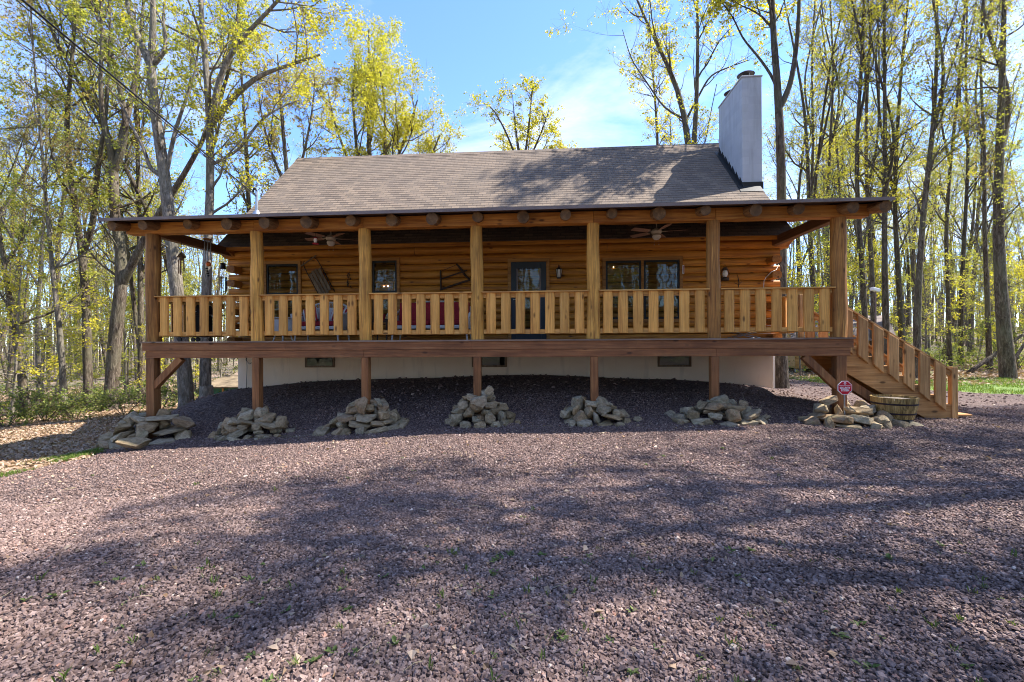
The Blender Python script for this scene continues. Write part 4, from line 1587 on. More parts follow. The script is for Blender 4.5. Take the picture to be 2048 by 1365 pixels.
bq = at_depth(91, 808, 21)
bx_ = thing('wooden_box', 'small rusty brown wooden box with flat lid among the trees at far left', 'box', (bq.x, bq.y, bq.z - .25))
b = MB(); b.box(-.24, .24, -.22, .22, -.6, .46); b.build('box_body', M['rustwood'], bx_, local=True, bevel=.01)
b = MB(); b.box(-.29, .29, -.27, .27, .462, .50); b.build('lid', M['rustwood'], bx_, local=True, bevel=.008)
bb = thing('rain_barrel', 'dark green barrel standing beside the rusty brown box at far left', 'barrel', (bq.x + .62, bq.y + .4, bq.z - .25))
b = MB(); b.lathe((0, 0, 0), [(.22, -.6), (.27, -.3), (.28, 0), (.27, .25), (.23, .40)], 20); b.build('barrel_body', M['greenmetal'], bb, local=True, smooth='auto')
b = MB(); b.lathe((0, 0, 0), [(.285, -.02), (.29, -.01), (.29, .01), (.285, .02)], 20); b.build('ring', M['black'], bb, local=True)

# =====================================================================  GROUND
def litter_mat():
    t = NT('forest_floor_leaf_litter')
    co = t.objcoord(False)
    v = t.n('ShaderNodeTexVoronoi'); v.inputs['Scale'].default_value = 13
    t.link(t.mapping(co, (1, 1.0, 1)), v.inputs['Vector'])
    sx = t.n('ShaderNodeSeparateColor'); t.link(v.outputs['Color'], sx.inputs[0])
    c = t.ramp(sx.outputs[0], [(0, (.10, .065, .045)), (.35, (.22, .15, .10)), (.7, (.34, .25, .18)), (1, (.42, .34, .27))])
    n = t.noise(co, .35, 5, .65)
    n2 = t.noise(co, 6, 5, .7)
    c = t.mix(t.ramp(n, [(.46, (0,) * 3), (.60, (.75,) * 3)]), c, t.ramp(n2, [(.3, (.05, .075, .02)), (.7, (.15, .19, .06))]))
    c = t.mix(t.ramp(n2, [(.38, (.55,) * 3), (.55, (0,) * 3)]), c, (.06, .045, .035))
    h = t.math('ADD', t.math('MULTIPLY', v.outputs['Distance'], -1.0), n2)
    return t.surf(c, .95, t.bump(h, .7, .05), 0, .1)
M['litter'] = litter_mat()


def gravel_mat():
    t = NT('mauve_crushed_stone')
    co = t.objcoord(False)
    w = t.n('ShaderNodeVectorMath'); w.operation = 'ADD'
    nv = t.n('ShaderNodeTexNoise'); nv.inputs['Scale'].default_value = 22; t.link(co, nv.inputs['Vector'])
    sc = t.n('ShaderNodeVectorMath'); sc.operation = 'SCALE'; sc.inputs['Scale'].default_value = .03
    t.link(nv.outputs['Color'], sc.inputs[0]); t.link(co, w.inputs[0]); t.link(sc.outputs[0], w.inputs[1])
    v = t.n('ShaderNodeTexVoronoi'); v.inputs['Scale'].default_value = 33
    t.link(w.outputs[0], v.inputs['Vector'])
    sx = t.n('ShaderNodeSeparateColor'); t.link(v.outputs['Color'], sx.inputs[0])
    c = t.ramp(sx.outputs[0], [(0, (.08, .053, .046)), (.4, (.163, .113, .098)), (.8, (.232, .168, .146)), (1, (.31, .235, .205))])
    e = t.voro(w.outputs[0], 33, 'Distance', 'DISTANCE_TO_EDGE')
    c = t.mix(t.ramp(e, [(.02, (.7,) * 3), (.14, (0,) * 3)]), c, (.035, .025, .028))
    n = t.noise(co, .5, 5, .6)
    c = t.mix(1.0, c, t.ramp(n, [(.3, (.82, .82, .85)), (.7, (1.12, 1.08, 1.06))]), 'MULTIPLY')
    h = t.math('ADD', t.math('MULTIPLY', t.ramp(e, [(0, (0,) * 3), (.25, (1,) * 3)]), .6), t.math('MULTIPLY', sx.outputs[1], .7))
    return t.surf(c, .9, t.bump(h, 1.0, .02), 0, .2)
M['gravel'] = gravel_mat()


def stone_chip_mat():
    t = NT('mauve_stone_chip')
    g = t.n('ShaderNodeNewGeometry')
    co = t.objcoord(False)
    c = t.ramp(g.outputs['Random Per Island'], [(0, (.095, .064, .055)), (.35, (.175, .122, .105)), (.75, (.24, .175, .152)), (.96, (.33, .25, .22)), (.98, (.33, .17, .12)), (1, (.58, .50, .42))])
    n = t.noise(co, 120, 3, .6)
    c = t.mix(1.0, c, t.ramp(n, [(.3, (.8,) * 3), (.7, (1.15,) * 3)]), 'MULTIPLY')
    big = t.noise(co, .55, 5, .62)
    c = t.mix(1.0, c, t.ramp(big, [(.32, (.74, .70, .70)), (.5, (.95, .91, .90)), (.7, (1.14, 1.05, 1.0))]), 'MULTIPLY')
    return t.surf(c, .88, t.bump(n, .3, .004), 0, .25)
M['chip'] = stone_chip_mat()


def grid_sheet(name, xs, ys, mt, dz=0.0, mask=None):
    X, Y = np.meshgrid(xs, ys)
    Z = ground_h(X, Y) + dz
    V = np.stack([X, Y, Z], -1).reshape(-1, 3)
    nx, ny = len(xs), len(ys)
    i = np.arange(nx - 1)[None, :] + nx * np.arange(ny - 1)[:, None]
    Fc = np.stack([i, i + 1, i + nx + 1, i + nx], -1).reshape(-1, 4)
    if mask is not None:
        cx = V[Fc].mean(1)
        Fc = Fc[mask(cx[:, 0], cx[:, 1])]
        keep = np.unique(Fc)
        rm = -np.ones(len(V), int); rm[keep] = np.arange(len(keep))
        V = V[keep]; Fc = rm[Fc]
    return np_mesh(name, V, Fc, mt, smooth=True)


def spaced(a, b, fine0, fine1, step, coarse):
    out = [a]
    x = a
    while x < b:
        if fine0 <= x <= fine1: x += step
        else:
            d = min(abs(x - fine0), abs(x - fine1))
            x += min(coarse, step + d * .12)
        out.append(x)
    return np.array(out)
g = grid_sheet('ground', spaced(-320, 320, -24, 24, .5, 16), spaced(-60, 420, -4, 34, .5, 16), M['litter'])
tag(g, kind='structure')

# gravel yard: inside test with a ragged edge
GP = [(-8.05, -14), (-8.05, 5.0), (-8.15, 6.3), (-8.05, 7.6), (-8.6, 8.6), (-9.4, 9.8), (-9.7, 11.2), (-9.2, 13), (-7.8, 14), (5.3, 14), (5.4, 19.4), (8.4, 21.5), (9.2, 19), (9.6, 16.2), (11.0, 14.3), (13.2, 12.9), (17, 12.5), (22, 13), (30, 12), (30, -14)]
def in_poly(x, y, poly):
    x = np.asarray(x); y = np.asarray(y)
    c = np.zeros(x.shape, bool)
    n = len(poly)
    for i in range(n):
        x0, y0 = poly[i]; x1, y1 = poly[(i + 1) % n]
        cond = ((y0 > y) != (y1 > y)) & (x < (x1 - x0) * (y - y0) / (y1 - y0 + 1e-12) + x0)
        c ^= cond
    return c
def wob(x, y):
    return (x + .13 * np.sin(y * 3.1 + 1) + .08 * np.sin(y * 7.7 + x), y + .13 * np.sin(x * 2.7) + .07 * np.sin(x * 8.3 + y))
def is_gravel(x, y):
    a, b_ = wob(x, y)
    return in_poly(a, b_, GP)
gv = grid_sheet('gravel_yard', np.arange(-10, 30.05, .12), np.concatenate([np.arange(-14, 1, .5), np.arange(1, 22, .12)]), M['gravel'], .012, is_gravel)
tag(gv, kind='structure')


# --- real stone chips, thick close to the camera
def chip_protos(k=24):
    out = []
    for s in range(k):
        r = np.random.default_rng(900 + s)
        # eight-cornered block with shaved, uneven corners
        base = np.array([(-1, -1, -1), (1, -1, -1), (1, 1, -1), (-1, 1, -1), (-1, -1, 1), (1, -1, 1), (1, 1, 1), (-1, 1, 1)], float)
        base += r.uniform(-.45, .45, base.shape)
        base[4:, :2] *= r.uniform(.45, .9)
        base *= np.array([r.uniform(.75, 1.25), r.uniform(.6, 1.0), r.uniform(.28, .6)])
        out.append(base)
    return np.array(out)
BOXF = np.array([(0, 3, 2), (0, 2, 1), (4, 5, 6), (4, 6, 7), (0, 1, 5), (0, 5, 4), (1, 2, 6), (1, 6, 5), (2, 3, 7), (2, 7, 6), (3, 0, 4), (3, 4, 7)])
def rand_rot(n, rng, flat=.6):
    ax = rng.normal(size=(n, 3)); ax /= np.linalg.norm(ax, axis=1)[:, None]
    yaw = rng.uniform(0, 6.283, n); tilt = rng.normal(0, flat, n); tdir = rng.uniform(0, 6.283, n)
    cz, sz = np.cos(yaw), np.sin(yaw)
    Z = np.zeros(n); O = np.ones(n)
    Rz = np.stack([cz, -sz, Z, sz, cz, Z, Z, Z, O], -1).reshape(n, 3, 3)
    k = np.stack([np.cos(tdir), np.sin(tdir), Z], -1)
    c, s = np.cos(tilt), np.sin(tilt)
    K = np.zeros((n, 3, 3)); K[:, 0, 1] = -k[:, 2]; K[:, 0, 2] = k[:, 1]; K[:, 1, 0] = k[:, 2]; K[:, 1, 2] = -k[:, 0]; K[:, 2, 0] = -k[:, 1]; K[:, 2, 1] = k[:, 0]
    Rt = np.eye(3)[None] + s[:, None, None] * K + (1 - c)[:, None, None] * (K @ K)
    return Rt @ Rz
CH_ = chip_protos()
def chips(n, gen, smin, smax, seed):
    rng = np.random.default_rng(seed)
    x, y = gen(rng, n)
    m = is_gravel(x, y)
    x, y = x[m], y[m]
    n = len(x)
    s = rng.uniform(smin, smax, n) * (1 + .5 * (rng.random(n) < .06))
    Rm = rand_rot(n, rng, .38)
    P = CH_[rng.integers(0, len(CH_), n)] * s[:, None, None]
    P = np.einsum('nij,nkj->nki', Rm, P)
    z = ground_h(x, y) + .012 + s * .25 + rng.uniform(0, .012, n)
    P += np.stack([x, y, z], -1)[:, None, :]
    Fc = BOXF[None] + 8 * np.arange(n)[:, None, None]
    return P.reshape(-1, 3), Fc.reshape(-1, 3)
def gen_fan(d0, d1, power):
    def f(rng, n):
        # camera-side wedge, density falls with distance
        u = rng.random(n)
        d = (d0 ** power + u * (d1 ** power - d0 ** power)) ** (1 / power)
        th = TH + rng.uniform(-R(53), R(53), n)
        dd = d / np.cos(th - TH)
        return -np.sin(th) * dd, np.cos(th) * dd
    return f
Va, Fa = chips(135000, gen_fan(1.7, 5.2, 1.7), .005, .013, 5)
Vb, Fb = chips(115000, gen_fan(3.6, 9.8, 1.25), .006, .013, 6)
Vc, Fc_ = chips(9000, gen_fan(9.4, 20, 1.3), .014, .028, 7)
V = np.concatenate([Va, Vb, Vc]); Fq = np.concatenate([Fa, Fb + len(Va), Fc_ + len(Va) + len(Vb)])
ch = np_mesh('gravel_chips', V, Fq, M['chip'])
tag(ch, 'mauve-brown crushed stone covering the whole yard in front of the cabin', 'gravel', kind='stuff')

# --- leaves / blades helper -------------------------------------------------------------
def leaf_quads(P, size, rng, flat=None, elong=1.5, fold=.25):
    """P (N,3) centres -> folded rhombus leaves, 4 verts (2 tris as a quad bent along its midrib)"""
    n = len(P)
    d = rng.normal(size=(n, 3)); 
    if flat is not None: d[:, 2] *= flat
    d /= np.linalg.norm(d, axis=1)[:, None] + 1e-9
    q = rng.normal(size=(n, 3))
    if flat is not None: q[:, 2] *= flat
    w = np.cross(d, q); w /= np.linalg.norm(w, axis=1)[:, None] + 1e-9
    if flat is not None:
        w2 = np.cross(w, d); w = w2 / (np.linalg.norm(w2, axis=1)[:, None] + 1e-9)
    nn = np.cross(d, w)
    s = (size * rng.uniform(.6, 1.3, n))[:, None]
    a = P - d * s * .5 * elong * .7
    c = P + d * s * .5 * elong
    b1 = P + w * s * .5 + nn * s * fold
    b2 = P - w * s * .5 + nn * s * fold
    V = np.stack([a, b1, c, b2], 1).reshape(-1, 3)
    Fq = np.arange(4 * n).reshape(n, 4)
    return V, Fq

M['litterleaf'] = leaf_mat('dry_leaf', [(0, (.14, .08, .045)), (.4, (.32, .21, .13)), (.8, (.45, .34, .25)), (1, (.5, .42, .34))], .15)
M['grass'] = leaf_mat('grass_blade', [(0, (.05, .09, .015)), (.6, (.11, .19, .03)), (1, (.24, .27, .07))], .4)
M['weed'] = leaf_mat('weed_leaf', [(0, (.05, .085, .02)), (.6, (.11, .16, .04)), (1, (.26, .26, .10))], .35)
M['shrub'] = leaf_mat('undergrowth_leaf', [(0, (.09, .12, .03)), (.5, (.20, .25, .06)), (.85, (.36, .38, .10)), (1, (.46, .36, .17))], .4)
M['straw'] = plain('dry_straw', (.42, .34, .20), .9, 0, .2)

# leaf litter on the forest floor
rng = np.random.default_rng(31)
def litter_pts(n, x0, x1, y0, y1):
    x = rng.uniform(x0, x1, n); y = rng.uniform(y0, y1, n)
    m = ~is_gravel(x, y) & ~((x > X0 - .3) & (x < X1 + .9) & (y > YW - .3) & (y < 18))
    return x[m], y[m]
xa_, ya_ = litter_pts(34000, -18, -8, 5.5, 16)
xb_, yb_ = litter_pts(30000, -34, -6, 14, 34)
xc_, yc_ = litter_pts(34000, 6, 36, 15.5, 38)
x = np.concatenate([xa_, xb_, xc_]); y = np.concatenate([ya_, yb_, yc_])
P = np.stack([x, y, ground_h(x, y) + .012 + rng.uniform(0, .02, len(x))], -1)
sz = np.where(np.arange(len(x)) < len(xa_), .062, .11)
V, Fq = leaf_quads(P, sz, rng, flat=.35, elong=1.3)
o = np_mesh('leaf_litter', V, Fq, M['litterleaf']); tag(o, 'dry tan leaves covering the forest floor beside the gravel', 'leaves', kind='stuff')

# scattered leaves and twigs on the gravel
def yard_pts(n, seed, d0=2.0, d1=8.5, pw=1.2):
    r = np.random.default_rng(seed)
    x, y = gen_fan(d0, d1, pw)(r, n)
    m = is_gravel(x, y)
    return x[m], y[m]
x, y = yard_pts(900, 41)
P = np.stack([x, y, ground_h(x, y) + .035], -1)
V, Fq = leaf_quads(P, rng.uniform(.018, .045, len(x)), rng, flat=.4, elong=1.5)
o = np_mesh('fallen_leaves', V, Fq, M['litterleaf']); tag(o, 'few small dry leaves scattered over the mauve gravel', 'leaves', kind='stuff')
b = MB()
x, y = yard_pts(95, 43)
for xx, yy in zip(x, y):
    a = random.uniform(0, 6.28); L = random.uniform(.05, .17); g0 = float(ground_h(xx, yy)) + .036
    mx_, my_ = xx + math.cos(a) * L * .5, yy + math.sin(a) * L * .5
    b.tube([(xx, yy, g0), (mx_ + .012, my_, g0 + .012), (xx + math.cos(a + .2) * L, yy + math.sin(a + .2) * L, g0 + .004)], [.0018, .0015, .0008], 4)
o = b.build('twigs', M['straw'], None); tag(o, 'thin dry twigs and straw lying on the gravel', 'twigs', kind='stuff')

# grass --------------------------------------------------------------------
def blades(x, y, h, w, seed, lean=.45):
    r = np.random.default_rng(seed)
    n = len(x)
    z = ground_h(x, y) + .005
    a = r.uniform(0, 6.283, n); hh = h * r.uniform(.5, 1.3, n)
    base = np.stack([x, y, z], -1)
    side = np.stack([np.cos(a), np.sin(a), np.zeros(n)], -1) * (w * .5)
    ln = np.stack([r.normal(0, lean, n), r.normal(0, lean, n), np.ones(n)], -1) * hh[:, None]
    mid = base + ln * .55 * np.array([.6, .6, 1.2])
    tip = base + ln
    V = np.stack([base - side, base + side, mid + side * .8, mid - side * .8, mid - side * .8, mid + side * .8, tip + side * .1, tip - side * .1], 1).reshape(-1, 3)
    Fq = np.arange(8 * n).reshape(2 * n, 4)
    return V, Fq
def clumpy(r, n, x0, x1, y0, y1, nc, sd, poly=None):
    cx, cy = r.uniform(x0, x1, nc), r.uniform(y0, y1, nc)
    i = r.integers(0, nc, n)
    x, y = cx[i] + r.normal(0, sd, n), cy[i] + r.normal(0, sd, n)
    return x, y
r = np.random.default_rng(51)
# left strip along the gravel
t_ = r.uniform(0, 1, 15000)
xs_ = -8.05 - .95 * r.beta(1.3, 2, 15000) * (1.2 - .3 * t_); ys_ = 5.4 + 3.2 * t_
keep = (np.sin(xs_ * 5 + ys_ * 2.3) + np.sin(ys_ * 5.1 + 1) + np.sin(xs_ * 9 - ys_ * 6)) > .25
xs_, ys_ = xs_[keep], ys_[keep]
V1, F1 = blades(xs_, ys_, .06, .006, 1)
# right lawn between gravel and woods
n = 60000
x2 = r.uniform(5.8, 30, n); y2 = r.uniform(12.0, 21, n)
lawn = (~is_gravel(x2, y2)) & (y2 < 16.8 + 1.1 * np.sin(x2 * .5) + (x2 < 11) * 3) & (x2 > 6.3) & ((np.sin(x2 * 2.1) + np.sin(y2 * 3.3 + x2) + np.sin(x2 * 5.7 - y2 * 2)) > -1.0)
V2, F2 = blades(x2[lawn], y2[lawn], .085, .013, 2)
x3, y3 = clumpy(r, 9000, -26, -9, 17, 27, 34, .8)
V3, F3 = blades(x3, y3, .14, .014, 3)
V = np.concatenate([V1, V2, V3]); Fq = np.concatenate([F1, F2 + len(V1), F3 + len(V1) + len(V2)])
o = np_mesh('grass', V, Fq, M['grass']); tag(o, 'fresh green grass along the edges of the gravel', 'grass', kind='stuff')
lw = grid_sheet('lawn', np.arange(5.5, 30, .25), np.arange(12, 21, .25), None, .006, lambda a, c: (~is_gravel(a, c)) & (c < 16.6 + 1.1 * np.sin(a * .5) + (a < 11) * 3) & (a > 6.3))
t = NT('lawn_soil_and_grass'); co = t.objcoord(False)
lw.data.materials.clear()
lw.data.materials.append(t.surf(t.ramp(t.noise(co, 5, 6, .7), [(.3, (.06, .10, .02)), (.55, (.13, .20, .04)), (.75, (.22, .17, .10))]), .95, t.bump(t.noise(co, 30, 4, .7), .6, .02)))
tag(lw, kind='structure')

# weeds in the gravel: rosettes and grassy tufts
wv, wf = [], []
r = np.random.default_rng(61)
x, y = gen_fan(1.9, 3.4, 1.1)(r, 190)
x2, y2 = gen_fan(3.1, 6.5, 1.1)(r, 40)
X_ = np.concatenate([x, x2]); Y_ = np.concatenate([y, y2])
off = 0
for xx, yy in zip(X_, Y_):
    if not is_gravel(np.array([xx]), np.array([yy]))[0]: continue
    k = r.integers(4, 12)
    s = r.uniform(.014, .045)
    g0 = float(ground_h(xx, yy)) + .026
    grassy = r.random() < .4
    for j in range(k):
        a = r.uniform(0, 6.283); d = np.array([math.cos(a), math.sin(a), r.uniform(.2, .9) if not grassy else r.uniform(1.2, 2.6)]); d /= np.linalg.norm(d)
        w = np.array([-math.sin(a), math.cos(a), 0])
        L = s * r.uniform(.7, 1.4) * (1.5 if grassy else 1)
        ww = L * (.07 if grassy else .22)
        p = np.array([xx + r.normal(0, .012), yy + r.normal(0, .012), g0])
        wv += [p - w * ww * .3, p + d * L * .5 - w * ww, p + d * L + np.array([0, 0, -L * .15]), p + d * L * .5 + w * ww]
        wf.append([off, off + 1, off + 2, off + 3]); off += 4
o = np_mesh('weeds', np.array(wv), np.array(wf), M['weed']); tag(o, 'small green weeds sprouting through the gravel nearest the camera', 'weeds', kind='stuff')

# =====================================================================  TREES
M['bark'] = bark_mat('grey_oak_bark', (.035, .026, .019), (.095, .073, .054), (.20, .165, .13))
M['bark_light'] = bark_mat('pale_maple_bark', (.07, .057, .045), (.19, .162, .13), (.37, .325, .27))
M['leaf_yel'] = leaf_mat('young_yellow_green_leaf', [(0, (.26, .27, .03)), (.5, (.48, .45, .06)), (1, (.68, .58, .10))], .5)
M['leaf_mid'] = leaf_mat('young_green_leaf', [(0, (.17, .20, .04)), (.45, (.34, .36, .075)), (.85, (.50, .47, .11)), (1, (.46, .30, .14))], .5)
M['leaf_brn'] = leaf_mat('bronze_young_leaf', [(0, (.18, .12, .06)), (.5, (.32, .23, .11)), (.8, (.34, .33, .10)), (1, (.44, .38, .12))], .45)


def resample(pts, rad, m):
    pts = np.array([list(p) for p in pts], float)
    d = np.r_[0, np.cumsum(np.linalg.norm(np.diff(pts, axis=0), axis=1))]
    t = np.linspace(0, d[-1], m)
    # smooth interpolation (Catmull-like through cubic on np.interp of smoothed data)
    out = np.stack([np.interp(t, d, pts[:, k]) for k in range(3)], -1)
    for _ in range(2):
        out[1:-1] = .25 * out[:-2] + .5 * out[1:-1] + .25 * out[2:]
    r = np.interp(t, d, rad)
    return out, r


def tubes(P, Rr, sides):
    """P (N,M,3), Rr (N,M) -> verts, quads"""
    N, Mm, _ = P.shape
    T = np.empty_like(P)
    T[:, 1:-1] = P[:, 2:] - P[:, :-2]; T[:, 0] = P[:, 1] - P[:, 0]; T[:, -1] = P[:, -1] - P[:, -2]
    T /= np.linalg.norm(T, axis=2, keepdims=True) + 1e-9
    ref = np.where(np.abs(T[:, :1, 2:3]) > .8, np.array([1., 0, 0]), np.array([0, 0, 1.]))
    A = np.cross(T, np.broadcast_to(ref, T.shape)); A /= np.linalg.norm(A, axis=2, keepdims=True) + 1e-9
    B = np.cross(T, A)
    th = np.arange(sides) * 2 * np.pi / sides
    V = P[:, :, None] + Rr[:, :, None, None] * (A[:, :, None] * np.cos(th)[None, None, :, None] + B[:, :, None] * np.sin(th)[None, None, :, None])
    V = V.reshape(-1, 3)
    n, i, k = np.meshgrid(np.arange(N), np.arange(Mm - 1), np.arange(sides), indexing='ij')
    k2 = (k + 1) % sides
    base = n * Mm * sides
    Fq = np.stack([base + i * sides + k, base + i * sides + k2, base + (i + 1) * sides + k2, base + (i + 1) * sides + k], -1).reshape(-1, 4)
    return V, Fq


def spawn(rng, P, Rr, n, t0, t1, ang, L, rf, m, wob, up, taper=.85, lw=True):
    N, Mm, _ = P.shape
    seg = np.linalg.norm(np.diff(P, axis=1), axis=2).sum(1)
    w = seg / seg.sum() if lw else np.ones(N) / N
    idx = rng.choice(N, n, p=w)
    t = t0 + (t1 - t0) * rng.random(n) ** .85
    f = t * (Mm - 1); i0 = np.minimum(f.astype(int), Mm - 2); fr = (f - i0)[:, None]
    p = P[idx, i0] * (1 - fr) + P[idx, i0 + 1] * fr
    T = P[idx, i0 + 1] - P[idx, i0]; T /= np.linalg.norm(T, axis=1)[:, None] + 1e-9
    r0 = (Rr[idx, i0] * (1 - fr[:, 0]) + Rr[idx, i0 + 1] * fr[:, 0])
    q = rng.normal(size=(n, 3)); q -= T * (q * T).sum(1)[:, None]; q /= np.linalg.norm(q, axis=1)[:, None] + 1e-9
    a = rng.uniform(ang[0], ang[1], n)[:, None]
    d = T * np.cos(a) + q * np.sin(a)
    ln = rng.uniform(L[0], L[1], n) * (1.05 - .5 * t)
    step = (ln / (m - 1))[:, None]
    out = np.empty((n, m, 3)); out[:, 0] = p
    for k in range(1, m):
        d = d + rng.normal(0, wob, (n, 3)); d[:, 2] += up
        d /= np.linalg.norm(d, axis=1)[:, None] + 1e-9
        out[:, k] = out[:, k - 1] + d * step
    rb = np.minimum(r0 * rf, ln * .016 + .004)
    rad = rb[:, None] * (1 - taper * np.linspace(0, 1, m)[None, :])
    return out, rad


def grow(rng, stems, n1=16, n2=90, n3=420, L1=(2, 4.5), t0=.3, leaves=3000, leaf=.07, spread=.13, ang1=(.55, 1.2), up1=.08, top_cut=None):
    """stems: list of (pts,rad) world or local.  returns wood (V,F) and leaf points"""
    Mm = 16
    S = [resample(p, r_, Mm) for p, r_ in stems]
    P0 = np.array([s[0] for s in S]); R0_ = np.array([s[1] for s in S])
    P1, R1 = spawn(rng, P0, R0_, n1, t0, .97, ang1, L1, .55, 9, .13, up1)
    P2, R2 = spawn(rng, np.concatenate([P1[:, ::1]]), R1, n2, .15, 1, (.4, 1.0), (L1[0] * .42, L1[1] * .42), .6, 7, .16, .06)
    P3, R3 = spawn(rng, P2, R2, n3, .15, 1, (.35, 1.0), (.35, 1.0), .7, 4, .18, .04)
    R3 = np.maximum(R3, .0035)
    out = []
    for P, Rr, s in ((P0, R0_, 12), (P1, R1, 6), (P2, R2, 4), (P3, R3, 3)):
        out.append(tubes(P, Rr, s))
    V = []; Fq = []; o_ = 0
    for v, f in out:
        V.append(v); Fq.append(f + o_); o_ += len(v)
    # leaves hang in tufts on the fine twigs
    nt_ = max(4, leaves // 6)
    k = rng.integers(0, len(P3), nt_)
    j = rng.integers(1, 4, nt_)
    A = P3[k, j] + rng.normal(0, spread * .35, (nt_, 3))
    kk = rng.integers(0, nt_, leaves)
    C = A[kk] + rng.normal(0, .05 + spread * .18, (leaves, 3)) * np.array([1, 1, .8])
    return np.concatenate(V), np.concatenate(Fq), C


def make_tree(name, stems, bark, leafm, label, group=None, base=None, seed=0, **kw):
    rng = np.random.default_rng(seed)
    leaf = kw.pop('leaf', .07)
    V, Fq, C = grow(rng, stems, **kw)
    if base is None: base = Vector(stems[0][0][0])
    t = thing(name, label, 'tree', base, group)
    bv = np.array([base[0], base[1], base[2]])
    np_mesh('trunk', V - bv, Fq, bark, t, smooth=True)
    LV, LF = leaf_quads(C - bv, np.full(len(C), leaf), rng, flat=.7)
    np_mesh('crown', LV, LF, leafm, t)
    return t


def stem(pix, Z, r0, r1, zdrift=0.0, root=True):
    """trunk line given by photo points at about one distance"""
    pts = [at_depth(px, py, Z + zdrift * i / max(1, len(pix) - 1)) for i, (px, py) in enumerate(pix)]
    n = len(pts)
    rad = [r0 + (r1 - r0) * (i / (n - 1)) ** .9 for i in range(n)]
    if root:
        g0 = float(ground_h(pts[0].x, pts[0].y))
        if pts[0].z > g0 - .1:
            pts = [Vector((pts[0].x, pts[0].y, g0 - .25))] + pts
            rad = [r0 * 1.35] + rad
    return (pts, rad)


def fan_up(start_px, tops, Z, r0, r1, dz=1.5):
    """secondary stems from a fork"""
    out = []
    for tp in tops:
        pix = [start_px] + tp
        out.append(stem(pix, Z, r0, r1, zdrift=random.uniform(-dz, dz), root=False))
    return out

# ---- individually placed trees, left of the cabin --------------------------------------
Z = 14.2
make_tree('oak_tree', [stem([(374, 800), (365, 700), (350, 545), (337, 420), (329, 350), (318, 270), (303, 190), (302, 130)], Z, .21, .12)]
          + fan_up((302, 132), [[(285, 95), (268, 55), (256, 15), (240, -60), (232, -160)], [(306, 70), (307, 0), (300, -90), (306, -200)]], Z, .12, .03)
          + fan_up((308, 128), [[(331, 105), (333, 80), (325, 45), (330, 0), (345, -80)]], Z, .08, .02)
          + fan_up((331, 355), [[(300, 345), (290, 300), (262, 250), (240, 200), (200, 160)], [(350, 260), (372, 200), (392, 140), (400, 60)]], Z, .07, .02),
          M['bark_light'], M['leaf_mid'], 'tall pale-barked tree with three-way fork right beside the left corner post', seed=1, n1=26, n2=150, n3=750, leaves=7500, t0=.35, leaf=.065)
Z = 14.6
make_tree('oak_tree', [stem([(410, 795), (412, 650), (413, 540), (421, 400), (421, 256), (415, 150), (404, 60), (398, -30), (396, -140)], Z, .17, .05)]
          + fan_up((421, 250), [[(432, 190), (440, 146), (476, 84), (510, 50), (549, 11), (590, -40), (640, -110)], [(470, 190), (520, 150), (580, 130), (640, 110)]], Z, .11, .03)
          + fan_up((424, 330), [[(480, 300), (520, 240), (560, 215), (600, 200)]], Z, .05, .015),
          M['bark_light'], M['leaf_yel'], 'tall straight pale-barked tree with big right-leaning limb, just left of the vent pipe', seed=2, n1=30, n2=190, n3=1000, leaves=10500, t0=.38, leaf=.065)
Z = 17
make_tree('maple_tree', [stem([(222, 812), (228, 700), (238, 605), (246, 564), (242, 503), (226, 400), (227, 340)], Z, .235, .15)]
          + fan_up((227, 345), [[(223, 300), (205, 240), (200, 160), (205, 80), (200, -30)], [(253, 275), (252, 230), (236, 160), (220, 90), (190, 30), (165, -60)], [(262, 200), (277, 130), (282, 60), (290, -40)]], Z, .13, .03)
          + fan_up((246, 566), [[(268, 520), (290, 478), (320, 420), (352, 380), (385, 320), (414, 268), (450, 180), (470, 90), (480, -20)]], Z, .15, .035),
          M['bark'], M['leaf_mid'], 'big dark maple with a heavy limb leaning right, left of the porch corner', seed=3, n1=30, n2=170, n3=850, leaves=7500, t0=.4, leaf=.07)
Z = 17.5
make_tree('maple_tree', [stem([(177, 812), (174, 690), (172, 564), (164, 503), (156, 440), (145, 390), (134, 311), (128, 238), (139, 176), (150, 80), (150, -40)], Z, .155, .045)]
          + fan_up((166, 505), [[(180, 490), (193, 400), (190, 350), (209, 275), (215, 180), (222, 60), (215, -60)]], Z, .12, .03),
          M['bark'], M['leaf_mid'], 'dark twin-stemmed tree left of the big maple', seed=4, n1=26, n2=150, n3=700, leaves=6000, t0=.35, leaf=.07)
Z = 16
make_tree('oak_sapling', [stem([(53, 825), (43, 740), (33, 687), (25, 625), (12, 560), (4, 500), (-12, 380), (-20, 200)], Z, .13, .03)],
          M['bark'], M['leaf_mid'], 'curved slim tree leaning to the left edge of the picture', seed=5, n1=22, n2=130, n3=600, leaves=5500, t0=.3, leaf=.07)
Z = 16
make_tree('oak_sapling', [stem([(128, 812), (124, 690), (111, 585), (103, 540), (96, 440), (84, 300), (70, 150), (60, 0)], Z, .10, .02)],
          M['bark_light'], M['leaf_brn'], 'slim pale tree with bronze leaves between the curved tree and the twin-stemmed tree', seed=6, n1=24, n2=130, n3=620, leaves=4500, t0=.3, leaf=.06)
Z = 19
make_tree('beech_tree', [stem([(283, 800), (282, 640), (280, 480), (275, 300), (272, 160), (270, 20)], Z, .14, .03)],
          M['bark'], M['leaf_mid'], 'straight narrow tree standing directly behind the left corner post', seed=7, n1=22, n2=120, n3=600, leaves=5000, t0=.3, leaf=.07)
Z = 13.5
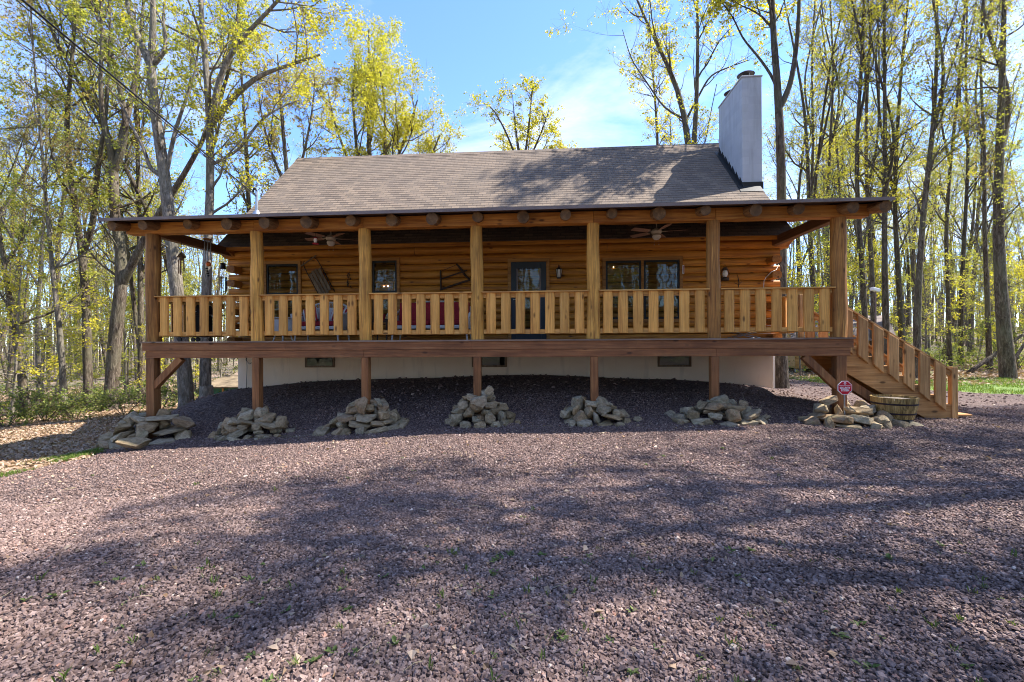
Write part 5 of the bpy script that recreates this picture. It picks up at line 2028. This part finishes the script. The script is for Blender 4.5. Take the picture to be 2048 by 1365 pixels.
make_tree('tree_stump', [stem([(413, 812), (413, 790), (413, 772)], 13.4, .19, .17)], M['bark_light'], M['shrub'], 'short cut-off stump in front of the thick pale trunk left of the cabin', seed=8, n1=2, n2=3, n3=6, leaves=8, L1=(.02, .05), t0=.3, leaf=.02)

# ---- behind the cabin ------------------------------------------------------------------------
Z = 25
p = [(742, 700), (742, 400), (738, 300), (736, 200), (738, 60)]
make_tree('tulip_tree', [stem(p, Z, .22, .04)]
          + fan_up((742, 420), [[(700, 330), (670, 250), (655, 180)], [(790, 330), (820, 250), (835, 200)], [(770, 320), (770, 200), (755, 110)], [(715, 320), (705, 200), (710, 120)], [(830, 360), (860, 320), (880, 270)]], Z, .12, .03, 2.5),
          M['bark'], M['leaf_yel'], 'bright yellow-green tree rising behind the left half of the roof', seed=11, n1=60, n2=380, n3=1500, leaves=42000, L1=(2.1, 4.8), t0=.3, leaf=.072, ang1=(.5, 1.2), spread=.3)
Z = 27
make_tree('oak_sapling', [stem([(1045, 700), (1045, 400), (1050, 300), (1062, 230), (1065, 160)], Z, .14, .02)]
          + fan_up((1046, 350), [[(1010, 260), (985, 215), (965, 205)], [(1030, 250), (1025, 190)], [(1085, 260), (1098, 220)]], Z, .07, .015),
          M['bark'], M['leaf_yel'], 'small open tree rising alone behind the middle of the roof', seed=12, n1=34, n2=130, n3=560, leaves=4200, L1=(.8, 1.8), t0=.4, leaf=.085, spread=.10)
Z = 30
make_tree('tulip_tree', [stem([(1050, 700), (1050, 420), (1055, 320), (1060, 262)], Z, .12, .03)]
          + fan_up((1050, 400), [[(1005, 290)], [(1095, 280)], [(1135, 305)], [(1030, 265)]], Z, .06, .02),
          M['bark'], M['leaf_yel'], 'low yellow-green treetop peeking over the ridge below the small open tree', seed=13, n1=40, n2=160, n3=560, leaves=8000, L1=(.9, 1.8), t0=.5, leaf=.08)
Z = 23
make_tree('red_maple', [stem([(585, 700), (580, 420), (570, 300), (560, 200), (555, 110)], Z, .16, .03)]
          + fan_up((582, 400), [[(610, 300), (625, 220), (630, 160)], [(540, 300), (520, 220), (515, 140)]], Z, .08, .02),
          M['bark'], M['leaf_brn'], 'bronze-leaved tree between the vent pipe and the yellow tree', seed=14, n1=34, n2=200, n3=900, leaves=7500, L1=(1.4, 3), t0=.25, leaf=.075)
Z = 24
make_tree('beech_tree', [stem([(500, 760), (500, 500), (497, 380), (490, 250), (480, 120), (478, -40)], Z, .16, .03)],
          M['bark'], M['leaf_mid'], 'green tree just behind the left end of the roof', seed=15, n1=34, n2=180, n3=850, leaves=8000, L1=(1.6, 3.4), t0=.2, leaf=.08)
Z = 20
make_tree('oak_tree', [stem([(1379, 760), (1379, 420), (1379, 286), (1366, 198), (1335, 123), (1300, 66), (1270, -10)], Z, .19, .04)]
          + fan_up((1385, 330), [[(1390, 260), (1394, 176), (1396, 90), (1394, 0), (1400, -120)]], Z, .13, .03)
          + fan_up((1372, 240), [[(1330, 220), (1290, 160), (1262, 120), (1245, 60)], [(1420, 150), (1470, 130), (1500, 120)]], Z, .05, .015),
          M['bark'], M['leaf_yel'], 'double-trunked tree behind the roof just left of the chimney', seed=16, n1=34, n2=190, n3=850, leaves=4250, t0=.3, leaf=.075)
Z = 23
make_tree('beech_tree', [stem([(1310, 740), (1312, 420), (1318, 300), (1310, 190), (1300, 90), (1296, -40)], Z, .11, .02)],
          M['bark'], M['leaf_yel'], 'thin sparse tree behind the roof left of the double-trunked tree', seed=17, n1=26, n2=130, n3=560, leaves=3000, L1=(1.2, 2.4), t0=.3, leaf=.075)

# ---- right of the cabin --------------------------------------------------------------------------
Z = 14.2
make_tree('oak_tree', [stem([(1563, 768), (1562, 640), (1563, 520), (1564, 396), (1561, 264), (1559, 211), (1553, 132), (1542, 44), (1540, -20), (1545, -160), (1550, -380)], Z, .175, .05)]
          + fan_up((1559, 216), [[(1581, 176), (1594, 88), (1599, 0), (1596, -120)]], Z, .10, .03)
          + fan_up((1558, 190), [[(1546, 154), (1510, 105), (1485, 79), (1467, 35), (1440, 0)]], Z, .05, .015),
          M['bark'], M['leaf_yel'], 'tall forked tree standing immediately right of the chimney', seed=21, n1=30, n2=190, n3=900, leaves=11000, t0=.62, leaf=.07, L1=(1.4, 3.2))
right = [
    (18.5, .17, [(1730, 745), (1732, 640), (1722, 500), (1713, 396), (1713, 264), (1724, 132), (1728, 0), (1730, -120)], 'dark straight tree, first of the cluster behind the stairs', 'leaf_yel', 22, 4000),
    (19.5, .16, [(1745, 745), (1748, 600), (1740, 480), (1733, 387), (1731, 220), (1742, 60), (1745, -80)], 'slim dark tree pressed close behind the first tree of the cluster by the stairs', 'leaf_mid', 23, 3750),
    (18.0, .19, [(1773, 750), (1772, 620), (1768, 500), (1770, 387), (1770, 220), (1768, 80), (1770, -60)], 'thick straight tree in the middle of the cluster behind the stair rail', 'leaf_yel', 24, 4250),
    (20.0, .18, [(1806, 742), (1802, 640), (1792, 480), (1788, 387), (1797, 220), (1805, 110), (1818, -20)], 'tree bending right at the top, last of the cluster behind the stair rail', 'leaf_yel', 25, 4250),
    (17.5, .20, [(1834, 755), (1834, 660), (1836, 571), (1849, 396), (1867, 264), (1871, 176), (1876, 66), (1872, -60)], 'S-curved tree standing behind the stair newel post', 'leaf_mid', 26, 4750),
    (16.6, .25, [(2018, 768), (2008, 680), (2003, 593), (1994, 440), (1999, 308), (2005, 132), (2009, 0), (2012, -140)], 'thickest dark trunk at the right edge, standing in the grass', 'leaf_mid', 27, 6000),
    (22.0, .15, [(1899, 735), (1898, 620), (1890, 480), (1900, 330), (1915, 200), (1925, 60), (1940, -60)], 'slender tree between the S-curved tree and the thick right trunk', 'leaf_yel', 28, 5000),
    (24.0, .17, [(1921, 730), (1922, 600), (1930, 450), (1938, 300), (1930, 150), (1935, 0)], 'grey tree further back, just right of the slender tree', 'leaf_mid', 29, 5000),
    (20.5, .16, [(1979, 745), (1975, 600), (1968, 450), (1970, 300), (1960, 150), (1965, 0)], 'slightly leaning tree just left of the thick right trunk', 'leaf_brn', 30, 4500),
    (22.5, .15, [(1660, 740), (1660, 600), (1652, 450), (1660, 300), (1668, 150), (1660, 0)], 'tree seen just left of the right corner post', 'leaf_yel', 31, 4250),
    (25.0, .17, [(1628, 735), (1625, 560), (1620, 420), (1628, 280), (1622, 140), (1630, 0)], 'tree in the gap between chimney and right corner post', 'leaf_yel', 32, 5000),
    (26.0, .14, [(1694, 735), (1690, 560), (1680, 400), (1672, 260), (1655, 140), (1640, 20)], 'left-leaning slim tree above the right end of the porch roof', 'leaf_mid', 33, 4500),
]
for (Z, r0, pix, lab, lf, sd, nl) in right:
    n = len(pix)
    r0 *= (1.0 if r0 > .22 else .68)
    st_ = [stem(pix, Z, r0, .035)]
    k = n // 2
    st_ += fan_up(pix[k], [[(pix[k][0] + random.choice((-1, 1)) * 25, pix[k][1] - 110), (pix[k][0] + random.uniform(-50, 50), pix[k][1] - 300), (pix[k][0] + random.uniform(-60, 60), pix[k][1] - 480)]], Z, r0 * .5, .02, 2)
    make_tree('beech_tree' if sd % 2 else 'oak_tree', st_, M['bark'], M[lf], lab, seed=sd, n1=30, n2=190, n3=1000, leaves=nl, t0=.3, leaf=.06, L1=(1.3, 3.6), ang1=(.4, 1.05))

# ---- prototypes for the woods ------------------------------------------------------------------------
def proto_stems(rng, H, r0, forks):
    pts = [np.array([0, 0, -.3])]
    d = np.array([rng.normal(0, .05), rng.normal(0, .05), 1.])
    n = 9
    for i in range(n):
        d = d + np.array([rng.normal(0, .05), rng.normal(0, .05), 0]); d /= np.linalg.norm(d)
        pts.append(pts[-1] + d * H / n)
    rad = list(np.linspace(r0, r0 * .15, n + 1)); rad[0] = r0 * 1.35
    S = [(pts, rad)]
    for f in range(forks):
        i = rng.integers(3, 7)
        a = rng.uniform(0, 6.28)
        q = [pts[i]]; dd = np.array([math.cos(a) * .4, math.sin(a) * .4, 1.]); dd /= np.linalg.norm(dd)
        for k in range(6):
            dd = dd + np.array([rng.normal(0, .07), rng.normal(0, .07), .03]); dd /= np.linalg.norm(dd)
            q.append(q[-1] + dd * H * (1 - i / n) / 6)
        S.append((q, list(np.linspace(rad[i] * .65, .02, 7))))
    return S
PROTOS = []
rg = np.random.default_rng(77)
for i in range(9):
    H = [19, 17, 21, 15, 18, 20, 13, 16, 9][i]
    r0 = [.14, .11, .17, .085, .12, .15, .07, .10, .045][i]
    lf = ['leaf_mid', 'leaf_yel', 'leaf_mid', 'leaf_yel', 'leaf_brn', 'leaf_mid', 'leaf_mid', 'leaf_yel', 'leaf_mid'][i]
    bk = 'bark_light' if i in (1, 6, 8) else 'bark'
    t = make_tree('forest_tree', proto_stems(rg, H, r0, [2, 1, 2, 1, 1, 2, 0, 1, 0][i]), M[bk], M[lf], 'x', base=Vector((0, 0, 0)), seed=500 + i,
                  n1=[30, 26, 34, 24, 28, 32, 22, 26, 20][i], n2=190, n3=1000, leaves=[5200, 4600, 5600, 4400, 4400, 5400, 5000, 4600, 4600][i], t0=[.28, .3, .3, .2, .3, .3, .15, .25, .12][i], leaf=.066, L1=(1.6, 4.2) if i < 8 else (.8, 2), spread=.15)
    PROTOS.append(t)
first = [True] * 9
zones = {
    'left': ('slender woodland tree in the mixed woods left of the cabin', 'trees of the woods left of the cabin'),
    'right': ('slender woodland tree in the bright woods right of the cabin', 'trees of the woods right of the cabin'),
    'back': ('tree of the woods behind the cabin, seen above or beside its roof', 'trees of the woods behind the cabin'),
    'behind': ('tree across the drive facing the cabin front', 'trees across the drive'),
    'side': ('tall tree beside the drive throwing dappled shade on the gravel', 'trees beside the drive')}
def put(i, x, y, zone, s=1.0, rz=None):
    lab, grp = zones[zone]
    loc = (x, y, float(ground_h(x, y)))
    rz = random.uniform(0, 6.28) if rz is None else rz
    sc = (s * random.uniform(.9, 1.1), s * random.uniform(.9, 1.1), s)
    if first[i]:
        o = PROTOS[i]; first[i] = False
        o.location = loc; o.rotation_euler = (0, 0, rz); o.scale = sc
        o['label'] = lab; o['group'] = grp
        return o
    return copy_tree(PROTOS[i], loc, rz, sc, lab, grp)
random.seed(5)
placed = []
def screen(x, y, z):
    xc = x * cT + y * sT; Zc = -x * sT + y * cT
    return 1024 + F * xc / Zc, 682.5 - F * (z - CAMZ) / Zc - (F * xc / Zc) * ROLL, Zc
cnt = {'left': 0, 'right': 0, 'back': 0}
tries = 0
while tries < 6000 and sum(cnt.values()) < 200:
    tries += 1
    Zc = 17 + (62 - 17) * random.random() ** .8
    u = random.uniform(-1.17, 1.17)
    x = u * Zc * cT - Zc * sT; y = u * Zc * sT + Zc * cT
    px = 1024 + u * F
    if px < 440: z = 'left'
    elif px > 1590: z = 'right'
    else: z = 'back'
    if z == 'back' and Zc < 30: continue
    if z == 'right' and Zc < 23: continue
    if z == 'left' and Zc < 19: continue
    if x > -9.5 and x < 8 and y < 22: continue
    if any((x - a) ** 2 + (y - c) ** 2 < (1.5 if z != 'back' else 3) ** 2 for a, c in placed): continue
    i = random.randrange(9)
    s = random.uniform(.8, 1.12)
    if 835 < px < 1235:
        # keep the open sky above the middle of the roof
        s = min(s, .40 * Zc / 20)
        if s < .35: continue
        if cnt['back'] > 60: continue
    elif z == 'back' and 590 < px <= 835:
        s = min(s, .52 * Zc / 20)
    cap = {'left': 46, 'right': 48, 'back': 30}[z]
    if cnt[z] >= cap: continue
    cnt[z] += 1
    placed.append((x, y))
    put(i, x, y, z, s)
for k in range(34):     # the woods go on past both sides of the frame
    sd_ = -1 if k % 2 else 1
    u = sd_ * random.uniform(1.25, 2.3); Zc = random.uniform(17, 40) if sd_ < 0 else random.uniform(20, 42)
    put(random.randrange(9), u * Zc * cT - Zc * sT, u * Zc * sT + Zc * cT, 'left' if sd_ < 0 else 'right', random.uniform(.8, 1.1))
# trees behind the photographer (they show in the window glass) and beside the drive (their shade falls on the gravel)
for k in range(34):
    a = -2.2 + 4.4 * k / 33
    put(random.randrange(8), a * 13 + random.uniform(-2, 2), -random.uniform(13, 27), 'behind', random.uniform(.8, 1.05))

# tall leafy trees outside the frame on the right
rs = np.random.default_rng(4)
sh = make_tree('shade_tree', proto_stems(rs, 16, .24, 3), M['bark'], M['leaf_mid'], zones['side'][0], zones['side'][1], base=Vector((0, 0, 0)), seed=640, n1=34, n2=200, n3=700, leaves=8200, t0=.42, leaf=.08, L1=(1.8, 4.4), spread=.3)
for k, (x, y, s_) in enumerate([(9.6, 4.0, 1.0), (12.5, 6.9, 1.05), (12.0, 1.2, 1.0), (16.5, 4.2, 1.1), (18.0, 9.5, 1.1), (21, 2.0, 1.1), (8.2, -1.5, .95)]):
    loc = (x, y, float(ground_h(x, y)))
    if k == 0: sh.location = loc; sh.scale = (s_, s_, s_)
    else: copy_tree(sh, loc, k * 1.3, (s_, s_, s_), zones['side'][0], zones['side'][1])

# ---- distant woods: one mass -----------------------------------------------------------------------------
rng = np.random.default_rng(88)
N = 3000
Zc = 48 + (150 - 48) * rng.random(N) ** .9
u = rng.uniform(-2.0, 2.0, N)
x = u * Zc * cT - Zc * sT; y = u * Zc * sT + Zc * cT
nb = 620      # the woods close the view behind the camera too
ab = rng.uniform(-math.pi, 0, nb); rb_ = rng.uniform(26, 60, nb)
x[:nb] = np.cos(ab) * rb_ ; y[:nb] = np.sin(ab) * rb_ * .9 - 4
g0 = ground_h(x, y)
# height capped so that the open sky above the roof stays open
px = 1024 + u * F
px[:nb] = 0
cap = np.where((px > 830) & (px < 1240), (Zc * .36), np.where((px > 580) & (px < 830), Zc * .42, 30))
H = np.minimum(rng.uniform(13, 21, N), cap)
P = np.empty((N, 5, 3))
for k in range(5):
    P[:, k, 0] = x + rng.normal(0, .12, N) * k; P[:, k, 1] = y + rng.normal(0, .12, N) * k; P[:, k, 2] = g0 - .4 + (H + .4) * k / 4
rad = (rng.uniform(.07, .19, N))[:, None] * np.linspace(1.15, .25, 5)[None]
wV, wF = tubes(P, rad, 5)
B1, r1_ = spawn(rng, P, rad, 18000, .25, 1, (.35, .9), (1.5, 4), .5, 5, .12, .08)
bV, bF = tubes(B1, np.maximum(r1_, .018), 3)
wood_ = np_mesh('trunk_mass', np.concatenate([wV, bV]), np.concatenate([wF, bF + len(wV)]), M['bark'], smooth=True)
wood_.name = 'distant_trunks'
tag(wood_, 'mass of thin grey trunks of the far woods all round the cabin', 'woods', kind='stuff')
nl = 120000
k = rng.integers(0, N, nl)
tt = rng.beta(1.6, 1.1, nl)
hh = H[k] * (.12 + .92 * tt)
wr = (2.3 * (1 - np.abs(tt - .45)) * (H[k] / 17))
a = rng.uniform(0, 6.283, nl); rr = wr * np.sqrt(rng.random(nl))
C = np.stack([x[k] + rr * np.cos(a), y[k] + rr * np.sin(a), g0[k] + hh], -1)
LV, LF = leaf_quads(C, np.full(nl, .13), rng, flat=.7)
o = np_mesh('distant_foliage', LV, LF, M['leaf_mid']); tag(o, 'pale green spring foliage of the far woods', 'foliage', kind='stuff')

# ---- understory saplings with level sprays of leaves
us = []
rs = np.random.default_rng(14)
for j in range(3):
    H = (6.5, 5.2, 7.5)[j]
    us.append(make_tree('understory_sapling', proto_stems(rs, H, .05, 0), M['bark_light'], M['leaf_mid' if j != 1 else 'leaf_yel'], 'x', base=Vector((0, 0, 0)), seed=700 + j, n1=30, n2=130, n3=420, leaves=3000, t0=.12, leaf=.062, L1=(1.0, 2.4), ang1=(1.1, 1.5), up1=.02, spread=.07))
spots = [(-70, 14.5), (20, 15.5), (75, 19), (140, 21), (215, 22), (255, 20.5), (300, 24), (330, 18.5), (-120, 17), (105, 25), (180, 27), (390, 23), (440, 21), (1600, 18.5), (1640, 19), (1668, 26), (1700, 21), (1850, 22), (1950, 24), (2040, 21), (2120, 19), (1790, 27), (1590, 25), (2080, 26)]
fu = [True] * 3
for k, (px_, Z_) in enumerate(spots):
    p_ = at_depth(px_, 700, Z_); loc = (p_.x, p_.y, float(ground_h(p_.x, p_.y)))
    j = k % 3
    lab = 'young maple sapling with level sprays of leaves in the woods on the %s' % ('left' if px_ < 1000 else 'right')
    grp = 'saplings in the woods on the %s' % ('left' if px_ < 1000 else 'right')
    s_ = random.uniform(.75, 1.15)
    if fu[j]:
        fu[j] = False; o = us[j]; o.location = loc; o['label'] = lab; o['group'] = grp; o.scale = (s_, s_, s_)
    else:
        copy_tree(us[j], loc, random.uniform(0, 6.28), (s_, s_, s_), lab, grp)

# ---- understory: saplings' low leaves and shrubs -----------------------------------------------------------
def bush_pts(rng, cx, cy, rad, h, n):
    a = rng.uniform(0, 6.283, n); rr = rad * np.sqrt(rng.random(n)); zz = h * rng.random(n) ** .8 * (1 - .5 * (rr / rad) ** 2)
    x = cx + rr * np.cos(a); y = cy + rr * np.sin(a)
    return np.stack([x, y, ground_h(x, y) + zz], -1)
rng = np.random.default_rng(99)
PP = []
for k in range(45):      # left
    u_, Zc_ = rng.uniform(-1.18, -.55), rng.uniform(14.5, 34)
    x_ = u_ * Zc_ * cT - Zc_ * sT; y_ = u_ * Zc_ * sT + Zc_ * cT
    if x_ > -8.6 : continue
    PP.append(bush_pts(rng, x_, y_, rng.uniform(.5, 1.4), rng.uniform(.25, .6), 80))
for k in range(130):      # right
    u_, Zc_ = rng.uniform(.6, 1.18), rng.uniform(20, 44)
    x_ = u_ * Zc_ * cT - Zc_ * sT; y_ = u_ * Zc_ * sT + Zc_ * cT
    PP.append(bush_pts(rng, x_, y_, rng.uniform(.5, 1.6), rng.uniform(.3, 1.0), 80))
P = np.concatenate(PP)
P[:, 2] += .01
LV, LF = leaf_quads(P, np.full(len(P), .085), rng, flat=.6)
o = np_mesh('undergrowth', LV, LF, M['shrub']); tag(o, 'low green undergrowth between the trees on the forest floor', 'undergrowth', kind='stuff')

def shrub(px, py, Z, h, w, lab, n=900, seed=0):
    n = n // 2
    rng = np.random.default_rng(seed)
    p = at_depth(px, py, Z); g0 = float(ground_h(p.x, p.y))
    S = []
    for k in range(6):
        a = k * 1.05 + rng.uniform(-.3, .3)
        S.append(([(0, 0, -.1), (math.cos(a) * w * .2, math.sin(a) * w * .2, h * .35), (math.cos(a) * w * .45, math.sin(a) * w * .45, h * .8)], [.014, .01, .004]))
    V, Fq, C = grow(rng, S, n1=20, n2=60, n3=150, L1=(h * .3, h * .6), t0=.2, leaves=n, spread=.05)
    t = thing('shrub', lab, 'shrub', (p.x, p.y, g0))
    np_mesh('stems', V, Fq, M['bark'], t, smooth=True)
    LV, LF = leaf_quads(C, np.full(n, .06), rng, flat=.6)
    np_mesh('foliage', LV, LF, M['shrub'], t)
shrub(12, 845, 13.5, .9, 1.2, 'bright yellow-green shrub at the very left edge of the picture', 1600, 1)
shrub(90, 838, 14.5, .6, 1.3, 'low spreading shrub in front of the curved slim tree', 1500, 2)
shrub(150, 832, 14.8, .7, 1.2, 'small leafy shrub beside the foot of the twin-stemmed tree', 1500, 3)
shrub(250, 828, 15, .7, 1.2, 'leafy shrub at the foot of the big dark maple', 1500, 4)
shrub(320, 815, 15.5, .9, 1.0, 'green shrub seen between the left support post and the pale trunk', 1400, 5)
shrub(1880, 720, 23, 1.6, 2.2, 'rounded evergreen shrub in the woods beyond the stair newel', 2200, 6)
shrub(2030, 715, 20, 2.2, 2.4, 'tall green shrub at the right edge behind the thickest trunk', 2600, 7)

def log_(pa, pb, Za, Zb, r, lab):
    b = MB(); a_ = at_depth(*pa, Za); c_ = at_depth(*pb, Zb)
    pts = [a_ + (c_ - a_) * (k / 6) + Vector((0, 0, random.uniform(-.04, .04))) for k in range(7)]
    b.tube(pts, [r * (1 - .08 * k) for k in range(7)], 8)
    o = b.build('fallen_log', M['bark'], None, smooth=True); tag(o, lab, 'log')
log_((1936, 748), (2060, 660), 19, 19.5, .09, 'fallen trunk leaning up towards the thickest tree at the right edge')
log_((2016, 735), (2075, 650), 18, 18.3, .07, 'second leaning dead trunk right of the thickest tree')

# birdhouse-like white lamp on the trunk behind the stairs
c = at_depth(1750, 580, 15)
t = thing('yard_camera', 'small white camera box on a bracket in the woods above the stair rail', 'camera', c)
b = MB(); b.bar((c.x - .14, c.y - .05, c.z + .03), (c.x + .14, c.y + .02, c.z - .03), .12, .12); b.build('housing', M['white'], t, bevel=.02)
b = MB(); b.tube([(c.x + .02, c.y, c.z - .04), (c.x + .03, c.y + .02, float(ground_h(c.x, c.y)) - .1)], .022, 8); b.build('pole', M['greymetal'], t, smooth='auto')

# =====================================================================  SKY, SUN, CAMERA
SUN = Vector((2.8, .62, 3.95)).normalized()
w = bpy.data.worlds.new('World'); scene.world = w
w.use_nodes = True
nt = w.node_tree
for n in list(nt.nodes): nt.nodes.remove(n)
out = nt.nodes.new('ShaderNodeOutputWorld'); bg = nt.nodes.new('ShaderNodeBackground')
sky = nt.nodes.new('ShaderNodeTexSky'); sky.sky_type = 'NISHITA'; sky.sun_disc = False
sky.sun_elevation = math.asin(SUN.z); sky.sun_rotation = math.atan2(SUN.x, SUN.y)
sky.altitude = 300; sky.air_density = 1.0; sky.dust_density = .15; sky.ozone_density = 3.0
tc = nt.nodes.new('ShaderNodeTexCoord')
sep = nt.nodes.new('ShaderNodeSeparateXYZ'); nt.links.new(tc.outputs['Generated'], sep.inputs[0])
def wm(op, a, b_=0.0):
    nd = nt.nodes.new('ShaderNodeMath'); nd.operation = op
    for s, v in ((nd.inputs[0], a), (nd.inputs[1], b_)):
        if isinstance(v, (int, float)): s.default_value = v
        else: nt.links.new(v, s)
    return nd.outputs[0]
den = wm('MAXIMUM', wm('ADD', sep.outputs[2], .12), .05)
cb = nt.nodes.new('ShaderNodeCombineXYZ')
nt.links.new(wm('DIVIDE', sep.outputs[0], den), cb.inputs[0]); nt.links.new(wm('DIVIDE', sep.outputs[1], den), cb.inputs[1])
CLOUD_LOC = (13.5, .9, 0)
mp = nt.nodes.new('ShaderNodeMapping'); mp.inputs['Scale'].default_value = (.8, 1.25, 1); mp.inputs['Location'].default_value = CLOUD_LOC; nt.links.new(cb.outputs[0], mp.inputs[0])
nz = nt.nodes.new('ShaderNodeTexNoise'); nz.inputs['Scale'].default_value = 1.15; nz.inputs['Detail'].default_value = 8; nz.inputs['Roughness'].default_value = .58; nz.inputs['Distortion'].default_value = .5
nt.links.new(mp.outputs[0], nz.inputs['Vector'])
nz2 = nt.nodes.new('ShaderNodeTexNoise'); nz2.inputs['Scale'].default_value = 5; nz2.inputs['Detail'].default_value = 7; nz2.inputs['Roughness'].default_value = .65
nt.links.new(mp.outputs[0], nz2.inputs['Vector'])
bias = wm('MULTIPLY', sep.outputs[0], .07)      # more cloud towards the right
f = wm('ADD', wm('ADD', wm('MULTIPLY', nz.outputs['Fac'], .8), wm('MULTIPLY', nz2.outputs['Fac'], .2)), bias)
cr = nt.nodes.new('ShaderNodeValToRGB'); cr.color_ramp.elements[0].position = .475; cr.color_ramp.elements[1].position = .70
cr.color_ramp.elements[1].color = (.8, .8, .8, 1)
nt.links.new(f, cr.inputs[0])
mx = nt.nodes.new('ShaderNodeMix'); mx.data_type = 'RGBA'
nt.links.new(cr.outputs[0], mx.inputs[0])
gm = nt.nodes.new('ShaderNodeMix'); gm.data_type = 'RGBA'; gm.blend_type = 'MULTIPLY'; gm.inputs[0].default_value = 1
nt.links.new(sky.outputs[0], gm.inputs[6]); gm.inputs[7].default_value = (.64, .74, .95, 1)
nt.links.new(gm.outputs[2], mx.inputs[6]); mx.inputs[7].default_value = (2.9, 3.05, 3.4, 1)
nt.links.new(mx.outputs[2], bg.inputs[0]); bg.inputs[1].default_value = .15
nt.links.new(bg.outputs[0], out.inputs[0])

sl = bpy.data.lights.new('sun', 'SUN'); sl.energy = 4.3; sl.angle = R(.55); sl.color = (1, .95, .87)
so = bpy.data.objects.new('sun', sl); COL.objects.link(so)
so.rotation_euler = SUN.to_track_quat('Z', 'Y').to_euler()
so.location = SUN * 60

cam = bpy.data.cameras.new('camera'); cam.sensor_width = 36; cam.lens = 36 * F / 2048; cam.clip_start = .05; cam.clip_end = 1500
cam.shift_y = 0
co = bpy.data.objects.new('camera', cam); COL.objects.link(co)
co.matrix_world = Matrix.Translation((0, 0, CAMZ)) @ Matrix.Rotation(TH, 4, 'Z') @ Matrix.Rotation(R(90), 4, 'X') @ Matrix.Rotation(-ROLL, 4, 'Z')
scene.camera = co
scene.view_settings.view_transform = 'Standard'
scene.view_settings.look = 'None'
scene.view_settings.gamma = 1
scene.view_settings.exposure = 1.72
scene.render.engine = 'CYCLES'
scene.cycles.use_denoising = True
scene.cycles.filter_width = 1.0
scene.cycles.max_bounces = 6
scene.cycles.transparent_max_bounces = 6
scene.cycles.diffuse_bounces = 3
scene.cycles.glossy_bounces = 3
scene.cycles.transmission_bounces = 3
